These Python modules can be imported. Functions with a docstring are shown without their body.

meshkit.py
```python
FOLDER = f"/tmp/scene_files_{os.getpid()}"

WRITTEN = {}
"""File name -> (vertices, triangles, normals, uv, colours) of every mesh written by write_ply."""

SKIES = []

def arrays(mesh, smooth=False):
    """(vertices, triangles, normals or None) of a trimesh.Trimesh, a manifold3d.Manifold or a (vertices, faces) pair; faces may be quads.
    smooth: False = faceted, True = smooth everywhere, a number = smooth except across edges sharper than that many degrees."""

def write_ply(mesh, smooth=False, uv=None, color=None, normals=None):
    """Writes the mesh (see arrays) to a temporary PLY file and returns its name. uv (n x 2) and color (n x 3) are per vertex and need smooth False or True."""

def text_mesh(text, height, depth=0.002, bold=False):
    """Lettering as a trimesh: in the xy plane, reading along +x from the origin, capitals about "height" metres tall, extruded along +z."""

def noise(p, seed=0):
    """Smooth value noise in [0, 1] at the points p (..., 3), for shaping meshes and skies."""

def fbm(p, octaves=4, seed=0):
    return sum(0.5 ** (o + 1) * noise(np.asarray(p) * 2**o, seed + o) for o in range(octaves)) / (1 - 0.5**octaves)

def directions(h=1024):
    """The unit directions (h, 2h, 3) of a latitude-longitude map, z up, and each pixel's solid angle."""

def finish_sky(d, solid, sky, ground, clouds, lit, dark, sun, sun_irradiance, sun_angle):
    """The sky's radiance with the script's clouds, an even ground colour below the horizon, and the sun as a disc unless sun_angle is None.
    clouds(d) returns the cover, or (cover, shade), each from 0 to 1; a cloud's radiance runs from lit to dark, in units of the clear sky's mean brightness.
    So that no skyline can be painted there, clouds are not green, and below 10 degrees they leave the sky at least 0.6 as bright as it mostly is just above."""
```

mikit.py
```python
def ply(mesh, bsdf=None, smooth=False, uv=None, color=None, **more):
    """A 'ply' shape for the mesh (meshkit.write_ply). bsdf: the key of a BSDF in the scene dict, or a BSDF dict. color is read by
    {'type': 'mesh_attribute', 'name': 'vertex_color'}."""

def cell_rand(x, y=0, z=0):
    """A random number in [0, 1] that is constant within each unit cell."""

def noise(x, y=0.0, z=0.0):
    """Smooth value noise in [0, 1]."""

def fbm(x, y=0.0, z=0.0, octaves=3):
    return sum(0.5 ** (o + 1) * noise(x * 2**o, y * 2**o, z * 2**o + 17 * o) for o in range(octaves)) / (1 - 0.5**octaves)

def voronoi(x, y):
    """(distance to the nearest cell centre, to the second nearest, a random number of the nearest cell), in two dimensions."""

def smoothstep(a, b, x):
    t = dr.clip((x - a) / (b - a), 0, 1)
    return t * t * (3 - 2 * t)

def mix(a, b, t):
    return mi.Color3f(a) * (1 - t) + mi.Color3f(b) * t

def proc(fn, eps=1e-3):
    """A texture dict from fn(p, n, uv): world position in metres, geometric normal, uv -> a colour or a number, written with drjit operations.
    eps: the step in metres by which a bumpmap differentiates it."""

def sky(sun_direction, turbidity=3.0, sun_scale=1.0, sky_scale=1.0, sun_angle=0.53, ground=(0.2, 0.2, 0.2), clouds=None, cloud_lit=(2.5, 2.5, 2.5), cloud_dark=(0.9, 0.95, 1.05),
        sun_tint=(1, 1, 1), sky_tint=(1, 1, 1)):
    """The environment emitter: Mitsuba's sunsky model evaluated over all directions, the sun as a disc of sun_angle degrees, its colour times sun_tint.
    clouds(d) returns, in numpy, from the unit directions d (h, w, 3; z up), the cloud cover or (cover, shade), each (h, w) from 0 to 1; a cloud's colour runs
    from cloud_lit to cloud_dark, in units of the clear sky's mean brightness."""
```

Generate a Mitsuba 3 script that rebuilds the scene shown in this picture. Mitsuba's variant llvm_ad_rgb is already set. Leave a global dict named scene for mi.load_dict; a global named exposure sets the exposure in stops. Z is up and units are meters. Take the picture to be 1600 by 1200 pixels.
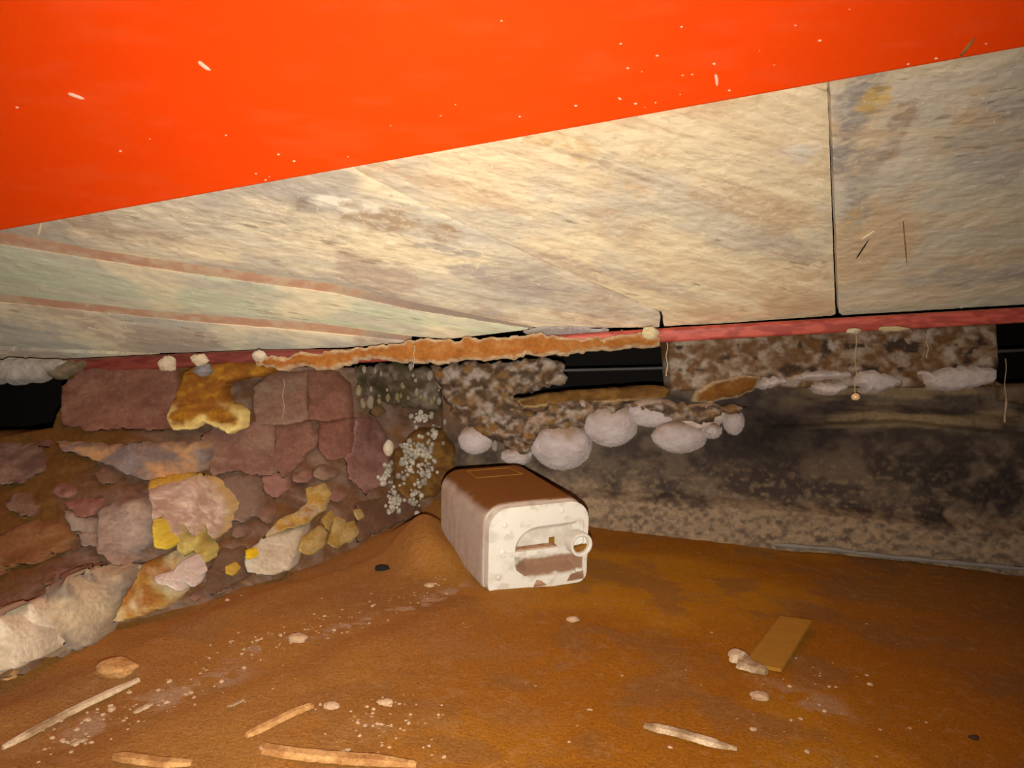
import math, random
import numpy as np, trimesh, mitsuba as mi, drjit as dr
import mikit, meshkit
from mikit import noise as dn, fbm as dfbm, smoothstep as dss, mix as dmix
from meshkit import fbm, noise
from scipy.spatial import Delaunay
from scipy.interpolate import RBFInterpolator
from shapely.geometry import Polygon, Point
import shapely
from shapely import contains_xy
T = mi.ScalarTransform4f
random.seed(7); RNG = np.random.default_rng(7)

# ---------------------------------------------------------------- camera, light
ZC, F = 0.5567, 1164.0          # camera height above the sand, focal length in pixels of the 1600 frame
exposure = 0.0
scene, labels = {}, {}
scene['camera'] = {'type': 'perspective', 'fov': math.degrees(2 * math.atan(800 / F)), 'fov_axis': 'x', 'near_clip': 0.01,
                   'to_world': T().look_at(origin=[0, 0, ZC], target=[0, 1, ZC], up=[0, 0, 1])}
# the torch held just below the lens, tipped up and to the left
scene['torch'] = {'type': 'spot', 'intensity': {'type': 'rgb', 'value': [17.8, 17.0, 14.9]}, 'cutoff_angle': 62, 'beam_width': 8,
                  'to_world': T().look_at(origin=[0.0, 0.0, ZC - 0.045], target=[-0.12, 1.0, ZC - 0.03], up=[0, 0, 1])}
# weak even light of the open cellar behind the camera
scene['cellar_light'] = {'type': 'constant', 'radiance': {'type': 'rgb', 'value': [0.014, 0.013, 0.012]}}


def P(px, py, d):
    px, py, d = np.broadcast_arrays(np.asarray(px, float), np.asarray(py, float), np.asarray(d, float))
    return np.stack([(px - 800) / F * d, d, ZC + (600 - py) / F * d], -1)


def lin(c):
    c = np.asarray(c, float) / 255
    return np.where(c <= 0.04045, c / 12.92, ((c + 0.055) / 1.055) ** 2.4)


def rough(color, r=0.9, spec=0.2, **k):
    return {'type': 'principled', 'base_color': color if isinstance(color, dict) else {'type': 'rgb', 'value': list(map(float, color))}, 'roughness': r, 'specular': spec, **k}


def two(b):
    return {'type': 'twosided', 'bsdf': b}


def bump(b, fn, scale=1.0, eps=1e-3):
    return {'type': 'bumpmap', 'arbitrary': {**mikit.proc(fn, eps=eps)}, 'scale': scale, 'bsdf': b}


VC = {'type': 'mesh_attribute', 'name': 'vertex_color'}
scene['mat_relief'] = two(bump(rough(VC, 0.95, 0.1), lambda p, n, uv: 0.0034 * dfbm(p.x * 130, p.y * 130, p.z * 130, 4), 1.0, 6e-4))
scene['mat_smooth_colour'] = two(rough(VC, 0.85, 0.25))
scene['mat_fluff'] = two(rough(VC, 1.0, 0.0, sheen=0.6))

# ---------------------------------------------------------------- planes of the place
CS, CA = 0.65, 0.697 * 2.3
G0, GY, GX = -0.5567, 0.0585, -0.063
def d_ceil(px, py): return CA / ((600 - np.asarray(py, float)) / F + CS)
def d_right(px, py=0): return 2.3576 / (1 + 0.2 * (np.asarray(px, float) - 800) / F)
def d_floor(px, py):
    return G0 / ((600 - np.asarray(py, float)) / F - GY - GX * (np.asarray(px, float) - 800) / F)
CN = np.array([0, CS, 1.0]) / math.hypot(CS, 1)           # upward normal of the sloping soffit

BOX_POS, BOX_YAW, BOX_PIT, BOX_ROL = np.array([-0.0660, 1.6500, ZC - 0.4622]), 22.71, 7.95, 1.41
def smooth(a, b, x):
    t = np.clip((x - a) / (b - a), 0, 1); return t * t * (3 - 2 * t)
def zf(x, y):
    """height of the sand"""
    x, y = np.broadcast_arrays(np.asarray(x, float), np.asarray(y, float))
    z = ZC + G0 + GY * y + GX * x
    q = np.stack([x, y, 0 * x], -1)
    z = z + 0.030 * (fbm(q * 2.6, 3, 3) - 0.5) + 0.006 * (fbm(q * 9, 3, 9) - 0.5) + 0.0018 * (fbm(q * 60, 2, 5) - 0.5)
    # long low ridges of sand running beside the rubble
    s = (x * 0.86 - y * 0.50)
    z = z + 0.010 * np.exp(-((s + 1.16 + 0.05 * np.sin(5 * y)) / 0.035) ** 2) + 0.012 * smooth(-1.00, -0.90, s + 0.06 * np.sin(3 * y)) - 0.012
    # hump of sand heaped against the left side of the metal box
    z = z + 0.080 * np.exp(-(((x + 0.235) / 0.10) ** 2 + ((y - 1.95) / 0.17) ** 2)) + 0.03 * np.exp(-(((x + 0.18) / 0.08) ** 2 + ((y - 1.80) / 0.07) ** 2))
    z = z + 0.025 * np.exp(-(((x + 0.225) / 0.045) ** 2 + ((y - 1.84) / 0.10) ** 2)) * (0.6 + 0.8 * fbm(q * 40, 3, 21))
    z = z + 0.05 * smooth(2.1, 2.4, y)*np.exp(-((x + 0.2) / 0.25) ** 2)
    return z
def floor_at(px, py, lift=0.0):
    d = d_floor(px, py)
    for _ in range(12):
        p = P(px, py, d)
        z = zf(p[..., 0], p[..., 1]) - ZC
        d = 0.5 * d + 0.5 * np.clip(z / ((600 - np.asarray(py, float)) / F), 0.3, 3.2)
    p = P(px, py, d); p[..., 2] += lift
    return p

# ---------------------------------------------------------------- mesh helpers
def resample(poly, step, wob, seed, smooth_it):
    p = np.asarray(poly, float)
    for _ in range(2 if smooth_it else 0):
        n = np.roll(p, -1, 0)
        p = np.stack([0.75 * p + 0.25 * n, 0.25 * p + 0.75 * n], 1).reshape(-1, 2)
    c = np.vstack([p, p[:1]])
    seg = np.linalg.norm(np.diff(c, axis=0), axis=1)
    s = np.concatenate([[0], np.cumsum(seg)])
    t = np.linspace(0, s[-1], max(8, int(s[-1] / step)), endpoint=False)
    q = np.stack([np.interp(t, s, c[:, 0]), np.interp(t, s, c[:, 1])], 1)
    if wob:
        k = np.concatenate([q * 0.045, np.full((len(q), 1), seed * 3.7)], 1)
        k2 = np.concatenate([q * 0.16, np.full((len(q), 1), seed * 1.7)], 1)
        q = q + wob * 2.2 * np.stack([fbm(k, 2, seed) - .5, fbm(k, 2, seed + 50) - .5], 1) + wob * 1.4 * np.stack([noise(k2, seed) - .5, noise(k2, seed + 9) - .5], 1)
    return q


def slab(poly, depth, thick, res=4.0, bulge=0.01, edge=10.0, rgh=0.003, rf=45.0, wob=1.5, seed=0, smooth_it=True, dirv=(0, 1, 0), col=None):
    """A solid piece with the outline poly (where it stands, seen from the camera), front face at depth(px, py), rounded towards its
    outline by bulge metres, and thick metres deep along dirv. Returns (mesh, vertex colours)."""
    b = resample(poly, res, wob, seed, smooth_it)
    pg = Polygon(b)
    if not pg.is_valid:
        pg = pg.buffer(0)
        if pg.geom_type != 'Polygon': pg = max(pg.geoms, key=lambda g: g.area)
        b = np.array(pg.exterior.coords)[:-1]
    x0, y0, x1, y1 = pg.bounds
    gx, gy = np.meshgrid(np.arange(x0, x1, res), np.arange(y0, y1, res * 0.87))
    gx = gx + (np.arange(gx.shape[0]) % 2)[:, None] * res / 2
    g = np.stack([gx.ravel(), gy.ravel()], 1)
    inner = pg.buffer(-0.55 * res)
    g = g[contains_xy(inner, g[:, 0], g[:, 1])] if not inner.is_empty else g[:0]
    pts = np.vstack([b, g])
    tri = Delaunay(pts).simplices
    cen = pts[tri].mean(1)
    tri = tri[contains_xy(pg, cen[:, 0], cen[:, 1])]
    a = pts[tri]
    area = np.cross(a[:, 1] - a[:, 0], a[:, 2] - a[:, 0])
    tri = tri[np.abs(area) > 1e-6]; area = area[np.abs(area) > 1e-6]
    tri = np.where((area < 0)[:, None], tri[:, ::-1], tri)
    n = len(pts)
    dist = shapely.distance(shapely.points(pts), pg.exterior)
    base = P(pts[:, 0], pts[:, 1], depth(pts[:, 0], pts[:, 1]))
    t = np.clip(dist / edge, 0, 1)
    prof = np.sqrt(np.clip(1 - (1 - t) ** 2, 0, 1))
    dirv = np.asarray(dirv, float)
    rn = (fbm(base * rf, 4, seed) - 0.5) * 2 * rgh
    front = base + dirv * (bulge * (1 - prof) - rn * (0.3 + 0.7 * t))[:, None]
    back = base + dirv * max(thick, bulge * 1.1)
    v = np.vstack([front, back])
    # in pixel space y runs downwards: a positive area there faces the camera once flipped
    e = np.sort(np.vstack([tri[:, [0, 1]], tri[:, [1, 2]], tri[:, [2, 0]]]), axis=1)
    ed = np.vstack([tri[:, [0, 1]], tri[:, [1, 2]], tri[:, [2, 0]]])
    u, inv, cnt = np.unique(e, axis=0, return_inverse=True, return_counts=True)
    rim = ed[cnt[inv.ravel()] == 1]
    f = np.vstack([tri[:, ::-1], tri + n, np.stack([rim[:, 0], rim[:, 1], rim[:, 1] + n], 1), np.stack([rim[:, 0], rim[:, 1] + n, rim[:, 0] + n], 1)])
    m = trimesh.Trimesh(v, f, process=False)
    trimesh.repair.fix_inversion(m) if False else None
    c = None
    if col is not None:
        c = np.vstack([col(base, dist, pts)] * 2)
    return m, c


def blend(w, cols, f, seed, sharp=0.8):
    """random patches of the given sRGB colours by noise at world points w"""
    w = w + 0.9 / f * (np.stack([fbm(w * f * .8, 3, seed + 7), fbm(w * f * .8, 3, seed + 8), fbm(w * f * .8, 3, seed + 9)], -1) - .5)
    out = np.broadcast_to(lin(cols[0]), w.shape).copy()
    for i, c in enumerate(cols[1:]):
        t = smooth(0.52 - 0.12 / sharp, 0.52 + 0.12 / sharp, fbm(w * f * (1 + 0.35 * i), 4, seed + 31 * i))
        out = out * (1 - t[:, None]) + lin(c) * t[:, None]
    return out


used = {}
GV = 0.62            # paint-chip colours to albedo
def key(name):
    k = used.get(name, 0); used[name] = k + 1
    return name if k == 0 else f'{name}_{k:03d}'


def put(name, mesh, bsdf, parent=None, smooth_=True, color=None, gain=1.0, to_world=None, label=None, cat=None, group=None, kind=None):
    k = key((parent + '__' if parent else '') + name)
    more = {} if to_world is None else {'to_world': to_world}
    if isinstance(mesh, dict): scene[k] = {**mesh, **more}
    else: scene[k] = mikit.ply(mesh, bsdf, smooth=smooth_, color=None if color is None else np.clip(color * gain * GV, 0, 0.9), **more)
    tag(k, label, cat, group, kind)
    return k


def tag(k, label=None, cat=None, group=None, kind=None):
    d = {a: b for a, b in (('label', label), ('category', cat), ('group', group), ('kind', kind)) if b}
    if d: labels[k] = d


def tube(pts, radii, sides=8):
    p = np.asarray(pts, float); radii = np.broadcast_to(radii, (len(p),))
    t = np.gradient(p, axis=0); t /= np.linalg.norm(t, axis=1, keepdims=True) + 1e-12
    ref = np.where(np.abs(t[:, 2:]) < 0.9, [0, 0, 1.0], [1.0, 0, 0])
    a = np.cross(t, ref); a /= np.linalg.norm(a, axis=1, keepdims=True); b = np.cross(t, a)
    an = np.arange(sides) * 2 * np.pi / sides
    v = p[:, None] + radii[:, None, None] * (np.cos(an)[None, :, None] * a[:, None] + np.sin(an)[None, :, None] * b[:, None])
    i, j = np.meshgrid(np.arange(len(p) - 1), np.arange(sides), indexing='ij')
    q = np.stack([i * sides + j, i * sides + (j + 1) % sides, (i + 1) * sides + (j + 1) % sides, (i + 1) * sides + j], -1).reshape(-1, 4)
    v = np.vstack([v.reshape(-1, 3), p[:1], p[-1:]]); N = len(p) * sides; k = np.arange(sides)
    f = np.vstack([q[:, [0, 1, 2]], q[:, [0, 2, 3]], np.stack([k * 0 + N, (k + 1) % sides, k], 1), np.stack([k * 0 + N + 1, N - sides + k, N - sides + (k + 1) % sides], 1)])
    return trimesh.Trimesh(v, f, process=False)


def rsweep(path, up, w, h, r=0.006, n=3):
    """a bar of rounded rectangular section w (across) by h (along up) swept along path"""
    p = np.asarray(path, float); t = np.gradient(p, axis=0); t /= np.linalg.norm(t, axis=1, keepdims=True)
    up = np.asarray(up, float); a = np.cross(t, up); a /= np.linalg.norm(a, axis=1, keepdims=True); b = np.cross(a, t)
    sec = []
    for cx, cy, s0 in ((w / 2 - r, h / 2 - r, 0), (-w / 2 + r, h / 2 - r, 90), (-w / 2 + r, -h / 2 + r, 180), (w / 2 - r, -h / 2 + r, 270)):
        for k in range(n + 1):
            an = math.radians(s0 + 90 * k / n); sec.append((cx + r * math.cos(an), cy + r * math.sin(an)))
    sec = np.array(sec); S = len(sec)
    v = p[:, None] + sec[None, :, :1] * a[:, None] + sec[None, :, 1:] * b[:, None]
    i, j = np.meshgrid(np.arange(len(p) - 1), np.arange(S), indexing='ij')
    q = np.stack([i * S + j, i * S + (j + 1) % S, (i + 1) * S + (j + 1) % S, (i + 1) * S + j], -1).reshape(-1, 4)
    N = len(p) * S; v = np.vstack([v.reshape(-1, 3), p[:1], p[-1:]]); k = np.arange(S)
    f = np.vstack([q[:, [0, 1, 2]], q[:, [0, 2, 3]], np.stack([k * 0 + N, (k + 1) % S, k], 1), np.stack([k * 0 + N + 1, N - S + k, N - S + (k + 1) % S], 1)])
    m = trimesh.Trimesh(v, f, process=False)
    return m


def blob(center, r, seed, amp=0.25, sub=3, f=1.6, fine=0.0):
    m = trimesh.creation.icosphere(subdivisions=sub)
    v = np.array(m.vertices); c = np.asarray(center, float)
    dsp = 1 + amp * 2 * (fbm(v * f + seed * 7.3, 3, seed) - 0.5) + fine * 2 * (noise(v * 14 + seed, seed + 5) - 0.5) + fine * (noise(v * 30 + seed, seed + 6) - 0.5)
    return trimesh.Trimesh(v * dsp[:, None] * np.asarray(r, float) + c, m.faces, process=False)

# ---------------------------------------------------------------- floor of sand
STREAKS = []
for (a, b, wd, k) in (((330, 1040), (760, 905), .035, .9), ((20, 1185), (420, 1035), .05, .9), ((540, 1150), (680, 1100), .05, .6), ((1150, 1060), (1380, 1130), .06, .6), ((150, 1075), (240, 1030), .05, .8)):
    q0, q1 = floor_at(*a), floor_at(*b); STREAKS.append((float(q0[0]), float(q0[1]), float(q1[0]), float(q1[1]), wd, k))
GRAIN = lambda p: dn(p.x * 520, p.y * 520, p.z * 300) * 0.6 + dn(p.x * 1100, p.y * 1100, p.z * 500) * 0.4
def sand_col(p, n, uv):
    big = dfbm(p.x * 2.3, p.y * 2.3, 1.0, 4); mid = dfbm(p.x * 9, p.y * 9, 5.0, 4); fine = dfbm(p.x * 60, p.y * 60, 2.0, 3)
    c = dmix([0.205, 0.070, 0.0045], [0.265, 0.104, 0.0055], dss(0.40, 0.60, big))
    c = dmix(c, [0.15, 0.068, 0.022], dss(0.50, 0.68, mid) * 0.55)
    c = dmix(c, [0.19, 0.092, 0.034], dss(-0.15, -0.75, p.x - 0.25 * p.y + (mid - 0.5) * 0.6) * 0.55)
    c = dmix(c, [0.12, 0.058, 0.022], dss(0.55, 1.25, p.x + (mid - 0.5) * 0.5) * 0.6)
    c = dmix(c, [0.26, 0.14, 0.06], dss(0.60, 0.75, fine) * 0.2)
    for (x0, y0, x1, y1, wd, k) in STREAKS:          # bands of pale grey dust and fine plaster
        L = math.hypot(x1 - x0, y1 - y0); tx, ty = (x1 - x0) / L, (y1 - y0) / L
        a = (p.x - x0) * tx + (p.y - y0) * ty; b = dr.abs((p.y - y0) * tx - (p.x - x0) * ty + 0.05 * (mid - 0.5))
        t = (1 - dss(0.2 * wd, wd, b)) * dss(0, 0.1, a) * (1 - dss(L - 0.1, L, a))
        c = dmix(c, [0.25, 0.150, 0.085], t * k * dss(0.42, 0.62, dfbm(p.x * 38, p.y * 38, 7.0, 4)))
    return c * (0.54 + 0.76 * GRAIN(p))
scene['mat_sand'] = two(bump(rough(mikit.proc(sand_col), 0.95, 0.1), lambda p, n, uv: 0.0016 * dfbm(p.x * 240, p.y * 240, 0.0, 2) + 0.0015 * dfbm(p.x * 30, p.y * 30, 3.0, 3), 1.0, 6e-4))
gx, gy = np.meshgrid(np.concatenate([np.arange(-3.3, -2.0, 0.05), np.arange(-2.0, 2.0, 0.012), np.arange(2.0, 3.35, 0.05)]), np.concatenate([np.arange(-1.2, 0.5, 0.05), np.arange(0.5, 2.95, 0.010)]))
v = np.stack([gx, gy, zf(gx, gy)], -1)
h_, w_ = gx.shape
i, j = np.meshgrid(np.arange(h_ - 1), np.arange(w_ - 1), indexing='ij')
q = np.stack([i * w_ + j, i * w_ + j + 1, (i + 1) * w_ + j + 1, (i + 1) * w_ + j], -1).reshape(-1, 4)
put('floor', trimesh.Trimesh(v.reshape(-1, 3), np.vstack([q[:, [0, 1, 2]], q[:, [0, 2, 3]]]), process=False), 'mat_sand', kind='structure',
    label='uneven floor of orange brown sand and dust')

# ---------------------------------------------------------------- sloping soffit of boards
TL = lambda a, b: (lambda u, w: (w - u) / np.linalg.norm(w - u))(P(*a, d_ceil(*a)), P(*b, d_ceil(*b)))
DIR_L, DIR_R, DIR_E = TL((20, 372), (830, 512)), TL((1030, 512), (1600, 478)), TL((520, 300), (1000, 430))
def wood(direction, tones, seed, rough_amp=1.0, stains=()):
    d = [float(x) for x in direction]; e = [float(x) for x in np.cross(CN, direction)]
    def uvs(p): return p.x * d[0] + p.y * d[1] + p.z * d[2], p.x * e[0] + p.y * e[1] + p.z * e[2]
    spots = []
    for (px, py, lx, lw, c, k) in stains:
        q = P(px, py, d_ceil(px, py)); spots.append((float(q @ np.array(d)), float(q @ np.array(e)), lx, lw, c, k))
    def col(p, n, uv):
        u, w = uvs(p)
        warp = dfbm(u * 2.5, w * 6, seed, 3) * 0.05
        g1 = dfbm(u * 1.6, (w + warp) * 26, seed + 1.0, 4); g2 = dfbm(u * 9, (w + warp) * 120, seed + 2.0, 3); blot = dfbm(u * 5, w * 7, seed + 3.0, 5)
        sp = dn(u * 240, w * 300, seed); sp2 = dn(u * 90, w * 330, seed + 4)
        c = dmix(tones[0], tones[1], dss(0.22, 0.78, g1))
        c = dmix(c, tones[2], dss(0.48, 0.70, blot) * 0.7)
        c = dmix(c, tones[3], dss(0.54, 0.68, dfbm(u * 3.1, w * 5, seed + 9.0, 5)) * 0.7)
        c = c * (0.84 + 0.28 * g2)
        c = dmix(c, [0.10, 0.07, 0.05], dss(0.86, 0.95, sp2) * 0.22)
        c = dmix(c, tones[2], dss(0.52, 0.62, dfbm(u * 26, w * 44, seed + 12.0, 4)) * 0.45 * dss(0.40, 0.60, blot))
        for i, (su, sw, lx, lw, sc, k) in enumerate(spots):
            q = dr.sqrt(dr.square((u - su) / lx) + dr.square((w - sw) / lw)) + 1.5 * (dfbm(u * 16, w * 30, seed + i, 5) - 0.5)
            c = dmix(c, sc, (1 - dss(0.55, 1.05, q)) * k * (0.4 + 0.6 * dss(0.35, 0.6, dfbm(u * 40, w * 90, seed + i, 4))))
        fis = dn(u * 26, w * 210, seed + 8) * dss(0.45, 0.7, dfbm(u * 4, w * 9, seed + 2.5, 3))
        c = dmix(c, [0.20, 0.14, 0.10], dss(0.78, 0.95, fis + 0.12) * 0.45)
        return dmix(c, [0.95, 0.88, 0.72], dss(0.88, 0.96, sp) * 0.5)
    def rel(p, n, uv):
        u, w = uvs(p)
        return rough_amp * (0.0008 * dfbm(u * 14, w * 130, seed, 3) + 0.0075 * dfbm(u * 26, w * 40, seed + 6.0, 5))
    return two(bump(rough(mikit.proc(col), 0.9, 0.2), rel, 1.0, 8e-4))
CREAM, GREY, TAN, MAUVE, GREEN, ASH = (.92, .76, .50), (.66, .58, .46), (.70, .48, .28), (.52, .38, .28), (.64, .66, .46), (.48, .43, .37)
scene['mat_board_pale'] = wood(DIR_L, [GREY, CREAM, MAUVE, ASH], 3.0, 1.1, [(600, 345, .20, .05, (.42, .27, .15), .8), (540, 318, .10, .025, (.92, .84, .68), .8), (480, 320, .05, .03, (.30, .25, .22), .6), (720, 395, .12, .03, (.42, .36, .32), .7), (800, 440, .22, .04, (.45, .37, .32), .7), (420, 350, .2, .05, (.45, .40, .33), .5)])
scene['mat_board_green'] = wood(DIR_L, [GREEN, GREY, CREAM, ASH], 13.0, 0.7)
scene['mat_board_grey'] = wood(DIR_L, [GREY, ASH, CREAM, MAUVE], 23.0, 0.7)
scene['mat_board_warm'] = wood(DIR_E, [CREAM, (.86, .66, .42), TAN, GREY], 33.0, 1.2, [(880, 222, .10, .035, (.66, .44, .20), .7), (960, 262, .2, .012, (.45, .33, .22), .7), (1245, 235, .05, .04, (.80, .74, .64), .7), (1180, 330, .22, .06, (.62, .44, .28), .7), (1230, 390, .14, .05, (.50, .42, .34), .6), (700, 290, .2, .03, (.62, .42, .26), .6), (1000, 440, .3, .04, (.55, .47, .38), .6), (880, 420, .2, .05, (.55, .40, .30), .6)])
scene['mat_board_ash'] = wood(DIR_R, [GREY, (.74, .62, .43), TAN, ASH], 43.0, 1.1, [(1330, 190, .045, .20, (.34, .30, .27), .8), (1345, 300, .045, .16, (.42, .36, .30), .7), (1368, 155, .04, .04, (.70, .46, .14), .8), (1400, 210, .03, .09, (.40, .26, .18), .7), (1330, 340, .02, .04, (.62, .40, .16), .6), (1540, 430, .2, .05, (.40, .36, .34), .6), (1500, 220, .2, .04, (.62, .54, .42), .6)])
scene['mat_dark_wood'] = two(rough([0.010, 0.008, 0.007], 0.95, 0.05))
def ruddy(p, n, uv):
    k = dfbm(p.x * 30, p.y * 30, p.z * 30, 4)
    c = dmix([0.60, 0.33, 0.21], [0.66, 0.47, 0.31], dss(0.35, 0.65, k))
    return dmix(c, [0.35, 0.27, 0.22], dss(-0.55, -0.2, p.x + (k - .5) * .3))
scene['mat_ruddy'] = two(rough(mikit.proc(ruddy), 0.85, 0.2))
tag('ceiling', kind='structure', label='sloping soffit of weathered wooden boards')
def plank(poly, mat, seed, lift=0.0, thick=0.028, name='plank', label=None, bulge=0.003):
    m, _ = slab(poly, lambda x, y: d_ceil(x, y) , thick, res=9, bulge=bulge, edge=4, rgh=0.0022, rf=9, wob=0.5, seed=seed, smooth_it=False, dirv=CN)
    m.vertices += CN * lift
    put(name, m, mat, 'ceiling', smooth_=40, label=label)
# outlines run on past the red board, which hides their near ends
plank([(-900, 294), (0, 285), (480, 190), (560, 270), (705, 342), (850, 410), (1033, 490), (1030, 513), (838, 513), (642, 473), (520, 445), (340, 420), (150, 392), (20, 366), (-900, 295)], 'mat_board_pale', 1, label='pale board with torn fibres and brown stains')
plank([(-900, 239), (0, 384), (130, 405), (340, 436), (520, 460), (642, 486), (828, 516), (700, 531), (645, 527), (500, 507), (250, 488), (30, 464), (-900, 372)], 'mat_board_green', 2, label='board with a greenish grey cast')
plank([(-900, 385), (30, 477), (250, 500), (500, 521), (640, 536), (560, 543), (400, 549), (250, 553), (0, 542), (-900, 515)], 'mat_board_grey', 3)
plank([(-900, 523), (0, 548), (250, 557), (240, 563), (100, 566), (0, 563), (-900, 554)], 'mat_board_grey', 4)
plank([(482, 190), (1290, 40), (1293, 130), (1299, 300), (1306, 494), (1120, 507), (1036, 511), (1036, 489), (850, 409), (705, 341), (562, 270)], 'mat_board_warm', 5, label='warm cream board lit brightest, flaking')
plank([(1294, 40), (2700, -210), (2700, 415), (1600, 477), (1311, 494), (1304, 300), (1297, 130)], 'mat_board_ash', 6, label='greyish tan board right of the straight joint')
plank([(-900, 211), (20, 364), (150, 390), (340, 418), (520, 443), (642, 471), (838, 511), (828, 518), (642, 488), (520, 462), (340, 438), (130, 407), (0, 386), (-900, 245)], 'mat_ruddy', 7, lift=0.0045, thick=0.02, name='batten', label='reddish batten in the gap between boards', bulge=0.002)
plank([(-900, 368), (30, 462), (250, 486), (500, 505), (645, 525), (640, 538), (500, 523), (250, 502), (30, 479), (-900, 389)], 'mat_ruddy', 8, lift=0.0045, thick=0.02, name='batten', label='reddish batten in the gap between boards', bulge=0.002)
bk, _ = slab([(-900, -500), (2500, -560), (2500, 470), (1600, 474), (1030, 509), (800, 528), (560, 540), (250, 552), (-900, 545)], d_ceil, 0.02, res=60, bulge=0.001, edge=5, rgh=0, wob=0, smooth_it=False, dirv=CN)
bk.vertices += CN * 0.03
put('backing_board', bk, 'mat_dark_wood', 'ceiling')
# loose fibres and flakes standing off the boards
parts = []
for k in range(420):
    px, py = RNG.uniform(20, 1590), RNG.uniform(80, 520)
    if py < 362 - 0.179 * px + 6: continue
    if RNG.random() < 0.45: px, py = RNG.normal(620, 90), RNG.normal(350, 26)
    c = P(px, py, d_ceil(px, py)); a = DIR_L if px < 900 else DIR_R
    d = a * RNG.normal(0, 1) + np.cross(CN, a) * RNG.normal(0, 0.8) ; d /= np.linalg.norm(d)
    L = RNG.uniform(0.003, 0.012); d = d - CN * RNG.uniform(0.1, 0.8)
    parts.append(tube([c + CN * 0.001, c + d * L * 0.5 - CN * 0.0006, c + d * L], [0.0008, 0.0007, 0.0002], 4))
scene['mat_fibre'] = two(rough([0.85, 0.72, 0.50], 0.9, 0.2))
put('wood_fibres', trimesh.util.concatenate(parts), 'mat_fibre', 'ceiling', smooth_=False, kind='stuff', label='loose pale fibres hanging off the boards')

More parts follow.
